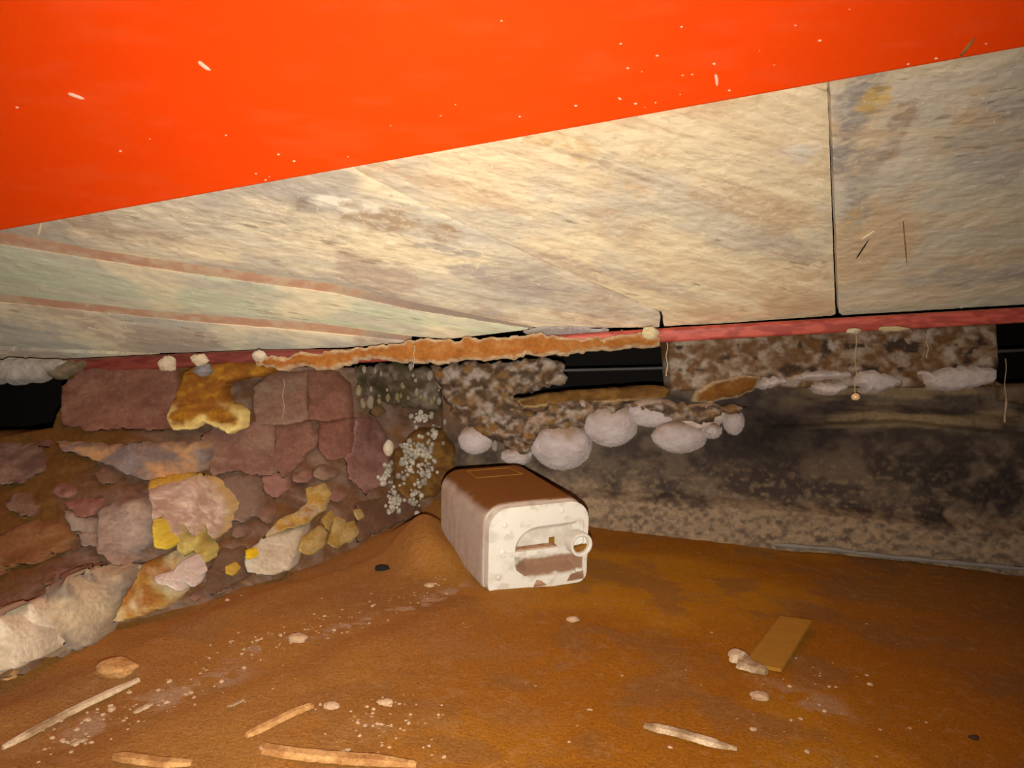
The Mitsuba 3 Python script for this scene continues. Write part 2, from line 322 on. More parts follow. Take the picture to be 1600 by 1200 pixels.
# ---------------------------------------------------------------- orange-red board overhead
def red_col(p, n, uv):
    k = dfbm(p.x * 6, p.y * 6, p.z * 22, 4)
    c = dmix([0.92, 0.056, 0.0], [0.90, 0.066, 0.0], k)
    s = dfbm(p.x * 9 + p.z * 4, p.z * 60, 4.0, 4)
    return dmix(c, [0.92, 0.17, 0.06], dss(0.50, 0.80, s) * 0.10)
scene['mat_red_board'] = two(rough(mikit.proc(red_col), 0.55, 0.3))
E0, E1 = P(0, 362, 0.925 * d_ceil(0, 362)), P(1600, 76, 0.925 * d_ceil(1600, 76))
ax = (E1 - E0) / np.linalg.norm(E1 - E0)
face_up = np.array([0.0, -1.0, 0.60]); face_up -= ax * (face_up @ ax); face_up /= np.linalg.norm(face_up)
nrm = np.cross(ax, face_up)                                    # towards the boards behind
if nrm[2] < 0: nrm = -nrm
A, B, Hh, Tt = E0 - ax * 1.4, E1 + ax * 1.4, 1.0, 0.045
rb = rsweep([A + (B - A) * t + face_up * Hh / 2 + nrm * Tt / 2 for t in np.linspace(0, 1, 40)], face_up, Tt, Hh, r=0.008, n=4)
RB = put('overhead_board', rb, 'mat_red_board', smooth_=35, label='broad board painted bright orange red crossing the top of the view', cat='board')
def on_red(px, py):
    r = np.array([(px - 800) / F, 1, (600 - py) / F]); o = np.array([0, 0, ZC])
    return o + r * ((E0 - o) @ nrm) / (r @ nrm)
scene['mat_pale_chip'] = two(rough([0.85, 0.55, 0.42], 0.9, 0.2))
parts = []
for k in range(46):
    px = RNG.uniform(10, 1590); e = 362 - 0.179 * px; py = e - abs(RNG.normal(0, 110)) - 6
    if py < 5: continue
    parts.append(blob(on_red(px, py), np.array([1.6, 1, 1]) * RNG.uniform(0.0008, 0.0022), k, 0.4, 1))
put('crumbs', trimesh.util.concatenate(parts), 'mat_pale_chip', RB, smooth_=False, kind='stuff', label='tiny pale crumbs stuck on the red paint')
def splinter(a, b, w, t, seed, nrm_, taper=(0.5, 0.15), jag=0.09, col=None):
    """a thin split stick from a to b, w wide and t thick, its ragged outline lying across nrm_"""
    a, b = np.asarray(a, float), np.asarray(b, float); ax_ = b - a; L = np.linalg.norm(ax_); ax_ = ax_ / L
    sd = np.cross(nrm_, ax_); sd /= np.linalg.norm(sd); up = np.cross(ax_, sd)
    n = max(10, int(L / 0.006)); r = np.random.default_rng(seed); vs = []
    for i, s in enumerate(np.linspace(0, 1, n)):
        tp = min(1, taper[0] + s * 7 * (1 - taper[0])) * min(1, taper[1] + (1 - s) * 4 * (1 - taper[1]))
        wl = w / 2 * tp * (1 + r.uniform(-jag, jag)); wr = w / 2 * tp * (1 + r.uniform(-jag, jag)); th = t * (0.45 + 0.55 * tp) * (1 + r.uniform(-jag, jag) * 0.5)
        c = a + ax_ * L * s + sd * (0.10 * w * math.sin(5 * s + seed)) + up * 0.15 * t * math.sin(4 * s + seed)
        vs += [c - sd * wl, c - sd * wl * 0.8 + up * th * .8, c + up * th + sd * 0.1 * w, c + sd * wr * 0.8 + up * th * .7, c + sd * wr, c - up * th * .3]
    v = np.array(vs); S = 6; N = len(v); i, j = np.meshgrid(np.arange(n - 1), np.arange(S), indexing='ij')
    q = np.stack([i * S + j, (i + 1) * S + j, (i + 1) * S + (j + 1) % S, i * S + (j + 1) % S], -1).reshape(-1, 4)
    k = np.arange(S); v = np.vstack([v, v[:S].mean(0), v[-S:].mean(0)])
    f = np.vstack([q[:, [0, 1, 2]], q[:, [0, 2, 3]], np.stack([k * 0 + N, k, (k + 1) % S], 1), np.stack([k * 0 + N + 1, N - S + (k + 1) % S, N - S + k], 1)])
    m = trimesh.Trimesh(v, f, process=False); trimesh.repair.fix_normals(m)
    return m
def wood_bit(p, n, uv):
    k = dfbm(p.x * 50, p.y * 50, p.z * 50, 4)
    return dmix([0.22, 0.095, 0.028], [0.33, 0.17, 0.06], dss(0.35, 0.65, k)) * (0.75 + 0.5 * dn(p.x * 400, p.y * 400, p.z * 400))
scene['mat_splinter'] = two(rough(mikit.proc(wood_bit), 0.85, 0.2))
def wood_pale(p, n, uv):
    k = dfbm(p.x * 40, p.y * 40, p.z * 40, 4)
    return dmix([0.20, 0.12, 0.06], [0.38, 0.27, 0.17], dss(0.35, 0.62, k)) * (0.75 + 0.5 * dn(p.x * 400, p.y * 400, p.z * 400))
scene['mat_splinter_pale'] = two(rough(mikit.proc(wood_pale), 0.85, 0.2))
for (a, b, w, lab) in (((1500, 88), (1524, 58), 0.006, 'tan splinter sticking down from the right end of the red board'),
                       ((310, 96), (329, 110), 0.008, 'pale chip stuck high on the left part of the red board'),
                       ((107, 146), (132, 154), 0.007, 'pale chip stuck near the left edge of the red board'),
                       ((1118, 116), (1121, 134), 0.006, 'pale chip stuck to the middle right of the red board')):
    put('wood_chip', splinter(on_red(*a), on_red(*b), w, 0.003, int(a[0]), -nrm), 'mat_splinter' if w == 0.006 and a[0] == 1500 else 'mat_pale_chip', smooth_=False, label=lab, cat='wood chip')

# ---------------------------------------------------------------- left rubble wall
CP = np.array([(-364, 1178, .90), (-364, 1000, 1.0), (-350, 700, 1.9), (-350, 585, 2.15),
    (0, 1050, 1.14), (0, 962, 1.17), (0, 925, 1.36), (0, 880, 1.46), (0, 760, 1.75), (0, 690, 1.95), (0, 585, 2.2),
    (100, 1020, 1.27), (100, 905, 1.31), (100, 870, 1.5), (100, 790, 1.65), (100, 700, 1.86), (100, 672, 2.05), (100, 585, 2.21),
    (180, 965, 1.385), (190, 895, 1.42), (200, 870, 1.52), (200, 790, 1.6), (200, 745, 1.76), (200, 692, 1.82), (200, 670, 2.05), (200, 585, 2.22),
    (320, 932, 1.51), (300, 870, 1.6), (300, 760, 1.72), (310, 740, 1.86), (310, 695, 1.92), (320, 670, 2.08), (320, 585, 2.24),
    (450, 885, 1.72), (450, 800, 1.86), (450, 740, 2.0), (450, 670, 2.15), (450, 590, 2.26),
    (550, 850, 1.94), (550, 770, 2.07), (560, 660, 2.2), (560, 590, 2.30), (600, 600, 2.46), (590, 680, 2.38),
    (680, 795, 2.34), (640, 700, 2.42), (640, 600, 2.5), (730, 780, 2.46), (730, 600, 2.52)], float)
_r = RBFInterpolator(CP[:, :2] / 100, CP[:, 2], kernel='linear')
def d_left(px, py):
    px, py = np.broadcast_arrays(np.asarray(px, float), np.asarray(py, float))
    return _r(np.stack([px.ravel(), py.ravel()], 1) / 100).reshape(px.shape)
def dirt(w, dist, pts):
    c = blend(w, [(104, 74, 56), (88, 62, 48), (104, 70, 40), (118, 94, 80)], 12, 4)
    t = smooth(0.10, 0.30, -(w[:, 0] + 0.72) + 0.5 * (fbm(w * 5, 3, 77) - .5)) * smooth(.0, .1, w[:, 2] - 0.12)     # ochre dust lying on the footing
    c = c * (1 - t[:, None]) + lin((104, 72, 34)) * t[:, None]
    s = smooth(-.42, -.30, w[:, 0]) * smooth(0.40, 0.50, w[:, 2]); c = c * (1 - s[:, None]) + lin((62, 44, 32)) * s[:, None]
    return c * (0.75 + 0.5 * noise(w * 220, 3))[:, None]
base_l = [(-364, 1190), (-180, 1120), (0, 1062), (60, 1050), (180, 985), (320, 948), (450, 900), (550, 865), (680, 812), (730, 800)]
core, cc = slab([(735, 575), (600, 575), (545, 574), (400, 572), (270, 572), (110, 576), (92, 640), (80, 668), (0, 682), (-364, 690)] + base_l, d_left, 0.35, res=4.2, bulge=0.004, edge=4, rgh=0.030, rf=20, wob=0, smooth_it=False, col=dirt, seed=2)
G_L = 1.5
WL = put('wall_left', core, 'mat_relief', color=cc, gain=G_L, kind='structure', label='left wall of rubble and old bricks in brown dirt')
def stone_col(cols, seed, f=14, dust=None):
    def fn(w, dist, pts):
        c = blend(w, cols, f, seed) * (0.78 + 0.44 * noise(w * 240, seed))[:, None]
        edge = 0.6 * smooth(5, 0, dist + 5 * (fbm(w * 40, 3, seed) - .5))
        return c * (1 - 0.5 * edge[:, None]) + 0.5 * edge[:, None] * lin((95, 66, 46))
    return fn
STONES = [
 ([(97, 605), (135, 572), (250, 570), (272, 580), (276, 640), (266, 666), (150, 668), (96, 664), (93, 630)], [(130, 88, 74), (112, 72, 60), (140, 100, 84)], .035, .014, 'brick', 'big reddish brown brick at the top left of the wall'),
 ([(400, 602), (425, 584), (476, 582), (478, 655), (430, 662), (402, 660), (396, 625)], [(122, 88, 74), (112, 76, 62), (128, 100, 84)], .03, .010, 'brick', None),
 ([(480, 583), (520, 583), (544, 600), (547, 650), (510, 656), (482, 655)], [(120, 82, 68), (112, 72, 58)], .03, .012, 'brick', None),
 ([(318, 682), (335, 668), (380, 664), (427, 668), (430, 738), (400, 740), (375, 732), (335, 738), (322, 715)], [(128, 94, 82), (116, 82, 70), (138, 108, 92)], .03, .012, 'brick', None),
 ([(431, 668), (480, 662), (494, 690), (470, 715), (440, 742), (430, 730)], [(124, 88, 74), (114, 78, 66)], .035, .014, 'brick', None),
 ([(500, 664), (545, 656), (551, 690), (545, 714), (512, 718), (496, 700)], [(120, 80, 68), (108, 70, 58)], .03, .014, 'brick', None),
 ([(555, 660), (582, 655), (600, 685), (605, 745), (570, 772), (546, 748), (540, 718), (552, 695)], [(122, 84, 74), (110, 72, 62), (134, 98, 90)], .03, .014, 'brick', None),
 ([(346, 752), (380, 744), (404, 752), (402, 800), (378, 814), (356, 812), (345, 788)], [(120, 98, 84), (110, 88, 76)], .03, .013, 'brick', 'grey brown squarish brick'),
 ([(408, 738), (446, 742), (446, 765), (425, 775), (410, 762)], [(138, 100, 88), (120, 84, 70)], .02, .008, 'stone', None),
 ([(88, 694), (130, 691), (230, 696), (310, 690), (325, 706), (318, 735), (300, 741), (245, 754), (200, 745), (165, 726), (120, 712), (90, 705)], [(178, 142, 100), (190, 148, 102), (150, 128, 108), (120, 108, 104)], .035, .010, 'stone', 'long tan stone with grey blotches'),
 ([(150, 802), (180, 786), (215, 786), (236, 800), (233, 850), (210, 872), (180, 885), (152, 866), (148, 830)], [(158, 138, 122), (140, 118, 102), (120, 104, 94)], .04, .02, 'stone', 'rough grey stone beside the pink lumps'),
 ([(104, 788), (150, 785), (145, 800), (120, 804)], [(150, 104, 92), (132, 90, 78)], .03, .006, 'stone', None),
 ([(105, 808), (142, 818), (140, 830), (112, 828)], [(158, 142, 128), (140, 124, 112)], .03, .006, 'stone', None),
 ([(116, 833), (148, 833), (146, 856), (120, 856)], [(156, 140, 126), (138, 120, 106)], .03, .007, 'stone', None),
 ([(66, 915), (120, 897), (203, 895), (200, 915), (172, 963), (140, 1012), (95, 1028), (66, 1036), (62, 965)], [(156, 138, 112), (136, 118, 98), (170, 150, 120), (122, 108, 94)], .04, .016, 'stone', 'big pale stone at the foot of the wall'),
 ([(-60, 975), (-10, 960), (38, 945), (62, 957), (64, 1030), (30, 1044), (0, 1056), (-60, 1075)], [(180, 164, 138), (164, 146, 122), (186, 170, 146)], .045, .016, 'stone', 'palest stone at the left foot of the wall'),
 ([(-30, 700), (15, 696), (55, 700), (60, 735), (30, 750), (-30, 760)], [(104, 80, 70), (90, 66, 56), (140, 116, 100)], .03, .012, 'stone', None),
 ([(322, 895), (340, 870), (372, 862), (380, 905), (330, 928)], [(100, 76, 58), (90, 66, 50)], .03, .012, 'stone', None),
 ([(380, 868), (410, 838), (474, 824), (462, 862), (452, 892), (420, 902), (382, 897)], [(172, 156, 130), (152, 132, 104), (182, 168, 148)], .04, .008, 'brick', 'whitish brick with a yellow corner low in the wall'),
 ([(560, 790), (640, 770), (655, 800), (560, 842)], [(104, 76, 58), (92, 64, 48)], .03, .012, 'stone', None),
]
def chunk(cx, cy, rad, seed):
    q = np.random.default_rng(seed); k = 7
    return [(cx + rad * q.uniform(.75, 1.2) * math.cos(2 * math.pi * i / k), cy + .72 * rad * q.uniform(.75, 1.2) * math.sin(2 * math.pi * i / k)) for i in range(k)]
STONES.append(([(-60, 862), (20, 826), (80, 818), (108, 840), (92, 862), (30, 886), (-60, 912)], [(124, 86, 52), (110, 74, 42), (134, 98, 64)], .03, .03, 'stone', 'ochre dusted boulder at the left of the wall'))
for k, (cx, cy, rad) in enumerate([(505, 738, 20), (470, 748, 17), (332, 838, 16), (412, 806, 17), (525, 776, 16), (588, 643, 13), (30, 790, 26), (95, 770, 18), (130, 899, 12), (160, 893, 10), (100, 901, 11), (70, 906, 9), (180, 888, 9), (262, 738, 12), (602, 782, 14), (345, 922, 14), (302, 936, 9), (432, 902, 12), (160, 745, 18), (440, 655, 12), (505, 815, 11), (370, 835, 14), (62, 694, 13)]):
    STONES.append((chunk(cx, cy, rad, 50 + k), [[(116, 88, 72), (98, 72, 58), (132, 106, 88)], [(120, 84, 72), (106, 72, 60), (136, 100, 86)], [(104, 76, 52), (90, 64, 44), (122, 92, 62)]][k % 3], .018, .012, 'stone', None))
for n, (poly, cols, off, bul, nm, lab) in enumerate(STONES):
    if n not in (9, 13, 14, 15, 18) and n < 20: poly = np.array(Polygon(poly).buffer(4, join_style=2).exterior.coords)[:-1]; off = off * 0.7
    dep = (lambda off: (lambda x, y: d_left(x, y) - off))(off)
    m, c = slab(poly, dep, 0.07, res=4, bulge=bul * 0.8, edge=6, rgh=0.011, rf=30, wob=4 if nm == 'brick' else 5, smooth_it=False, seed=100 + n, col=stone_col(cols, 100 + n))
    put(nm, m, 'mat_relief', WL, color=c, gain=G_L, label=lab)

# ---------------------------------------------------------------- right wall: rotten masonry, plinth at its foot
def wr_top(x): return np.interp(x, [690, 800, 1045, 1060, 1550, 1562, 1700, 2100, 2700], [575, 622, 615, 600, 590, 604, 598, 580, 560])
def wr_bot(x): return np.interp(x, [690, 920, 1100, 1600, 2100, 2700], [800, 830, 850, 905, 960, 1040])
def plinth(x): return np.interp(x, [690, 900, 1200, 1600, 2100], [770, 772, 790, 830, 870])
def d_rw(px, py):
    px, py = np.broadcast_arrays(np.asarray(px, float), np.asarray(py, float))
    d = d_right(px) - 0.0
    d = d - 0.05 * smooth(-14, 10, py - plinth(px))                                       # plinth stands proud
    ledge = np.interp(px, [1100, 1230, 1400, 1600, 2100], [660, 663, 655, 676, 690])
    d = d - 0.03 * smooth(1150, 1300, px) * smooth(-26, -8, py - ledge) * (1 - smooth(0, 5, py - ledge))
    d = d + 0.05 * np.exp(-((px - 1230) / 110) ** 2 - ((py - 690) / 45) ** 2)              # hollow
    return d
def rw_col(w, dist, pts):
    x, y = pts[:, 0], pts[:, 1]
    n1 = fbm(w * 16, 6, 11); n2 = fbm(w * 70, 5, 12); n3 = fbm(w * np.array([4, 4, 22]), 4, 13); n4 = noise(w * 200, 14)
    dark, mid, tan, pale, brn = lin((66, 54, 48)), lin((98, 82, 68)), lin((134, 112, 84)), lin((146, 122, 98)), lin((112, 80, 56))
    c = dark + (mid - dark) * smooth(0.40, 0.62, n1)[:, None]
    t = smooth(-20, 12, y - plinth(x) + 60 * (n1 - .5)) * (0.25 + 0.75 * smooth(0.34, 0.60, n2)); c = c * (1 - t[:, None]) + pale * t[:, None]
    t = smooth(0.52, 0.66, n2) * 0.5 * smooth(690, 760, y); c = c * (1 - t[:, None]) + tan * t[:, None]
    t = smooth(0.46, 0.60, n3) * smooth(1180, 1330, x) * (1 - smooth(655, 700, y + 40 * (n1 - .5))); c = c * (1 - t[:, None]) + tan * 0.9 * t[:, None]
    t = smooth(960, 880, x) * smooth(700, 640, y) ; c = c * (1 - .7 * t[:, None]) + brn * .7 * t[:, None]
    t = np.exp(-((x - 1210) / 120) ** 2 - ((y - 675) / 55) ** 2) * smooth(.3, .5, n1 + .12); c = c * (1 - .8 * t[:, None]) + lin((34, 27, 28)) * .8 * t[:, None]   # black mould
    t = smooth(1330, 1560, x) * smooth(680, 720, y) * (1 - smooth(-10, 40, y - plinth(x))) * smooth(.62, .45, n1); c = c * (1 - .6 * t[:, None]) + lin((46, 38, 38)) * .6 * t[:, None]
    return c * (0.80 + 0.4 * n4)[:, None]
xs = np.linspace(690, 2700, 76)
poly = [(x, wr_top(x)) for x in xs] + [(x, wr_bot(x)) for x in xs[::-1]]
m, c = slab(poly, d_rw, 0.30, res=2.7, bulge=0.004, edge=4, rgh=0.014, rf=26, wob=0, smooth_it=False, col=rw_col, seed=6)
WR = put('wall_right', m, 'mat_relief', color=c, gain=1.5, kind='structure', label='right wall of damp stained masonry with a paler plinth')
# thin grey lip where the wall meets the sand
lip = [(x, np.interp(x, [1210, 1300, 1380, 1480, 1600, 1760], [851, 858, 869, 878, 889, 905])) for x in np.linspace(1210, 1760, 40)]
lipm = tube([P(x, y, d_rw(x, y) - 0.012) for x, y in lip], [0.004 + 0.004 * abs(math.sin(k * .7)) for k in range(40)], 6)
put('mortar_lip', lipm, rough([0.20, 0.17, 0.15], 0.8, 0.3), WR, label='thin grey lip of mortar along the foot of the wall')

# dark void behind the walls
def box_mesh(x0, x1, y0, y1, z0, z1):
    b = trimesh.creation.box([x1 - x0, y1 - y0, z1 - z0]); b.apply_translation([(x0 + x1) / 2, (y0 + y1) / 2, (z0 + z1) / 2]); return b
put('wall_back', box_mesh(-3.2, 3.2, 2.95, 3.05, -0.2, 1.4), 'mat_dark_wood', smooth_=False, kind='structure', label='black back of the void')
put('wall_far_right', box_mesh(3.15, 3.25, -1.2, 3.0, -0.3, 1.6), 'mat_dark_wood', smooth_=False, kind='structure', label='dark end wall of the void on the right')
put('wall_far_left', box_mesh(-3.25, -3.15, -1.2, 3.0, -0.3, 1.6), 'mat_dark_wood', smooth_=False, kind='structure', label='dark end wall of the void on the left')

# ---------------------------------------------------------------- timbers and pipe along the top of the walls
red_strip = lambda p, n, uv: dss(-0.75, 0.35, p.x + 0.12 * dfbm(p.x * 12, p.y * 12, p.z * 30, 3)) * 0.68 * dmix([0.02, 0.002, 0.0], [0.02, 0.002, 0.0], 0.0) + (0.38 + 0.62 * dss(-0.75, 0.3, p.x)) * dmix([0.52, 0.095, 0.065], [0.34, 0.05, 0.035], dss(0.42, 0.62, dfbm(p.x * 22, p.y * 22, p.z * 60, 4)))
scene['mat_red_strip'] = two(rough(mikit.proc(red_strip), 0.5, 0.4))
path = [(x, np.interp(x, [-60, 100, 250, 400, 560, 700, 850, 1030, 1310, 1600, 2000, 2700], [578, 573, 565, 558, 556, 548, 536, 524, 508, 492, 470, 432])) for x in np.linspace(-60, 2700, 80)]
dst = lambda x: np.interp(x, [-60, 560, 1030, 1600, 2000, 2700], [2.22, 2.22, 2.2, 2.03, 1.94, 1.79])
pp = [P(x, y, dst(x)) for x, y in path]
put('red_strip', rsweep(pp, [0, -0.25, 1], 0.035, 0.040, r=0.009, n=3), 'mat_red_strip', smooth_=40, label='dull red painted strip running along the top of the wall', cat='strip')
def block_col(w, dist, pts):
    n = fbm(w * np.array([16, 16, 20]), 5, 21)
    c = blend(w, [(118, 92, 70), (104, 80, 62), (138, 118, 98), (150, 134, 120), (98, 68, 42)], 22, 22, 0.9)
    t = smooth(0.60, 0.70, fbm(w * 30, 4, 24)); c = c * (1 - t[:, None]) + lin((60, 46, 38)) * t[:, None]
    return c * (0.75 + 0.5 * noise(w * 230, 5))[:, None]
m, c = slab([(1042, 532), (1180, 525), (1310, 517), (1440, 511), (1558, 506), (1562, 560), (1558, 604), (1440, 606), (1300, 606), (1180, 606), (1048, 612), (1046, 570)], lambda x, y: d_right(x) - 0.03, 0.10, res=3.2, bulge=0.006, edge=5, rgh=0.009, rf=30, wob=1.2, smooth_it=False, col=block_col, seed=8)
BL = put('timber_block', m, 'mat_relief', color=c, gain=1.55, label='mould covered timber block under the red strip between two black gaps', cat='timber block')
m, c = slab([(1562, 604), (1600, 600), (2650, 550), (2650, 610), (1600, 632), (1562, 626)], lambda x, y: d_right(x) - .02, .12, res=5, bulge=.006, edge=6, rgh=.006, wob=1, smooth_it=False, col=stone_col([(110, 92, 74), (90, 74, 60)], 81), seed=81)
put('sill_stone', m, 'mat_relief', color=c, gain=1.4, label='stone sill under the black gap at the right edge', cat='sill')
pipe = [P(x, np.interp(x, [780, 1045, 1600, 1900], [581, 575, 547, 532]), np.interp(x, [1045, 1600, 1900], [2.42, 2.24, 2.2])) for x in np.linspace(700, 1900, 24)]
scene['mat_black_pipe'] = two(rough([0.05, 0.042, 0.038], 0.6, 0.4))
def ledge_col(w, dist, pts):
    c = blend(w, [(100, 66, 30), (84, 56, 28), (116, 82, 42)], 22, 31)
    t = smooth(5, 1, dist + 5 * (fbm(w * 50, 3, 3) - .5)) * smooth(0, 1, (pts[:, 1] - 618) / 8); c = c * (1 - t[:, None]) + lin((196, 160, 110)) * t[:, None]
    return c * (0.8 + .4 * noise(w * 230, 5))[:, None]
m, c = slab([(800, 626), (850, 614), (930, 607), (1046, 600), (1052, 620), (1000, 627), (900, 631), (822, 640)], lambda x, y: d_right(x) - 0.075, 0.22, res=3, bulge=0.012, edge=9, rgh=0.005, rf=40, wob=2, col=ledge_col, seed=31)
put('ledge', m, 'mat_relief', color=c, gain=1.5, label='narrow ledge covered in orange brown dust below the black gap', cat='ledge')
rail = rsweep(pipe, [0, 0, 1], 0.014, 0.010, r=0.004)
put('black_rail', rail, 'mat_black_pipe', smooth_=40, label='black rail running back in the dark gap above the ledge', cat='rail')

# ---------------------------------------------------------------- fungus
def fungus(name, poly, depth, thick, cols, f, seed, lab, cat='fungus', rim=None, rimw=6, gain=1.5, bulge=0.014, edge=10, rgh=0.006, wob=3, parent=None, mat='mat_relief', group=None, res=3.2, rf=45, sharp=0.8, kind=None, rim_y=None, sm=False):
    def fn(w, dist, pts):
        c = blend(w, cols, f, seed, sharp)
        if rim is not None:
            t = smooth(rimw, rimw * .3, dist + rimw * 1.2 * (fbm(w * 45, 3, seed) - .5))
            if rim_y is not None: t = t * smooth(rim_y - 12, rim_y + 12, pts[:, 1] * (1 if rim_y > 0 else -1))
            c = c * (1 - t[:, None]) + lin(rim) * t[:, None]
        return c * (0.78 + .44 * noise(w * 260, seed))[:, None]
    m, c = slab(poly, depth, thick, res=res, bulge=bulge, edge=edge, rgh=rgh, rf=rf, wob=wob, seed=seed, smooth_it=sm, col=fn)
    return put(name, m, mat, parent, color=c, gain=gain, label=lab, cat=cat, group=group, kind=kind)
WHITE, CREAMW, ORANGE, BROWN, YEL, GRY = (200, 184, 176), (206, 182, 150), (180, 108, 36), (122, 76, 30), (200, 150, 40), (150, 134, 128)
fungus('fungus_sheet', [(392, 560), (425, 556), (480, 552), (560, 543), (640, 532), (700, 530), (780, 527), (840, 523), (880, 527), (910, 530), (960, 524), (1000, 522), (1034, 526), (1036, 540), (990, 545), (930, 551), (870, 556), (800, 558), (760, 562), (700, 566), (645, 568), (600, 563), (560, 562), (530, 571), (500, 578), (470, 570), (440, 580), (425, 572), (395, 572)],
       lambda x, y: 2.15 + 0 * x, 0.06, [(158, 96, 44), (144, 86, 36), (170, 116, 64), (160, 98, 44)], 20, 41, 'long orange fungus sheet with ragged white rim hanging under the red strip', rim=(206, 176, 140), rimw=5.5, wob=5, gain=1.5, rgh=.009, rf=70)
fungus('fungus_bracket', [(282, 582), (300, 572), (335, 566), (390, 566), (428, 570), (420, 582), (385, 590), (352, 596), (345, 612), (350, 632), (366, 632), (378, 645), (374, 668), (352, 680), (336, 668), (312, 660), (292, 672), (266, 674), (256, 656), (260, 638), (275, 605)],
       lambda x, y: d_left(x, y) - 0.085 - 0.03 * np.clip((650 - y) / 80, 0, 1), 0.07, [(138, 86, 34), (116, 70, 28), (166, 116, 34), (128, 78, 30)], 20, 42, 'ochre bracket of fungus with pale yellow frilled rim on the upper bricks', rim=(214, 190, 120), rimw=15, gain=1.5, edge=14, bulge=.02, rgh=.010, rf=60, rim_y=636)
fungus('fungus_lump', [(226, 762), (262, 752), (300, 746), (322, 750), (354, 780), (358, 800), (346, 830), (331, 848), (320, 836), (314, 822), (305, 845), (297, 840), (285, 825), (270, 853), (246, 861), (236, 848), (232, 805)],
       lambda x, y: d_left(x, y) - 0.055, 0.06, [(196, 170, 154), (178, 148, 130), (206, 184, 160), (168, 138, 118)], 20, 43, 'pinkish white lumpy growth with drips on the left wall', rim=(190, 160, 110), rimw=4, gain=1.22, edge=9, bulge=.025, rgh=.016, rf=55)
fungus('fungus_patch', [(228, 752), (262, 744), (312, 742), (322, 752), (296, 752), (256, 762), (226, 770)], lambda x, y: d_left(x, y) - 0.05, 0.05, [(176, 126, 36), (150, 104, 40), (190, 150, 60)], 20, 44, 'ochre yellow crust on top of the pinkish lump', gain=1.22)
fungus('fungus_patch', [(234, 815), (246, 822), (252, 842), (266, 852), (258, 862), (240, 860), (233, 845)], lambda x, y: d_left(x, y) - 0.085, 0.05, [(206, 180, 50), (200, 170, 70)], 20, 45, 'bright yellow spot at the lower left of the pinkish lump', gain=1.22)
fungus('fungus_drip', [(276, 835), (296, 842), (312, 838), (322, 862), (322, 880), (312, 884), (300, 862), (286, 872), (272, 862)], lambda x, y: d_left(x, y) - 0.055, 0.06, [(170, 146, 76), (150, 122, 56), (186, 166, 96)], 20, 46, 'greenish yellow drips under the pinkish lump', gain=1.22)
fungus('fungus_fan', [(216, 884), (262, 868), (292, 876), (300, 905), (275, 930), (264, 950), (215, 968), (168, 978), (188, 935), (206, 905)], lambda x, y: d_left(x, y) - 0.045, 0.06, [(186, 156, 84), (160, 118, 48), (196, 176, 140), (148, 98, 44)], 14, 47, 'yellow and white fan shaped growth low on the left wall', gain=1.22, bulge=.02)
fungus('fungus_lump', [(232, 906), (262, 898), (275, 880), (300, 870), (308, 898), (296, 922), (282, 912), (276, 928), (258, 920), (240, 914)], lambda x, y: d_left(x, y) - 0.075, 0.05, [(206, 188, 176), (190, 170, 156)], 14, 48, 'small white lumps on the yellow fan shaped growth', gain=1.22, bulge=.02)
fungus('fungus_streak', [(475, 765), (500, 758), (512, 775), (502, 800), (475, 820), (440, 832), (405, 845), (425, 818), (462, 800), (478, 785)], lambda x, y: d_left(x, y) - 0.05, 0.05, [(160, 112, 30), (140, 90, 30), (190, 156, 80), (180, 160, 140)], 18, 49, 'mustard yellow streak of fungus above the whitish brick', rim=(180, 150, 90), rimw=4, gain=1.22)
fungus('fungus_patch', [(380, 862), (394, 860), (398, 872), (384, 876)], lambda x, y: d_left(x, y) - 0.065, 0.03, [(220, 184, 30), (206, 160, 40)], 25, 50, 'bright yellow spot on the corner of the whitish brick', gain=1.22, wob=1, bulge=.008)
fungus('fungus_patch', [(348, 888), (360, 882), (368, 892), (362, 902), (350, 900)], lambda x, y: d_left(x, y) - 0.06, 0.03, [(170, 140, 50), (186, 152, 60)], 25, 51, 'small yellow spot left of the whitish brick', gain=1.22, wob=1, bulge=.01)
BUDS = ['biggest yellowish knob of fungus, touching the right end of the whitish brick', 'middle yellowish knob of fungus right of the whitish brick', 'rightmost big yellowish knob of fungus low on the left wall', 'slim yellowish knob of fungus above the other knobs', 'tiny yellowish knob of fungus, farthest up and right of the knobs']
for k, (poly) in enumerate([[(466, 842), (490, 826), (504, 836), (500, 860), (478, 872), (462, 862)], [(506, 850), (518, 812), (534, 818), (540, 850), (522, 862)], [(532, 822), (548, 818), (556, 838), (544, 852), (534, 848)], [(498, 812), (512, 800), (518, 815), (508, 835)], [(548, 800), (560, 800), (566, 812), (556, 818)]]):
    fungus('fungus_bud', poly, lambda x, y: d_left(x, y) - 0.045, 0.05, [(170, 136, 70), (150, 112, 50), (190, 160, 104)], 22, 60 + k, BUDS[k], group='yellow knobs on the left wall', gain=1.05, wob=2, bulge=.02, edge=12)

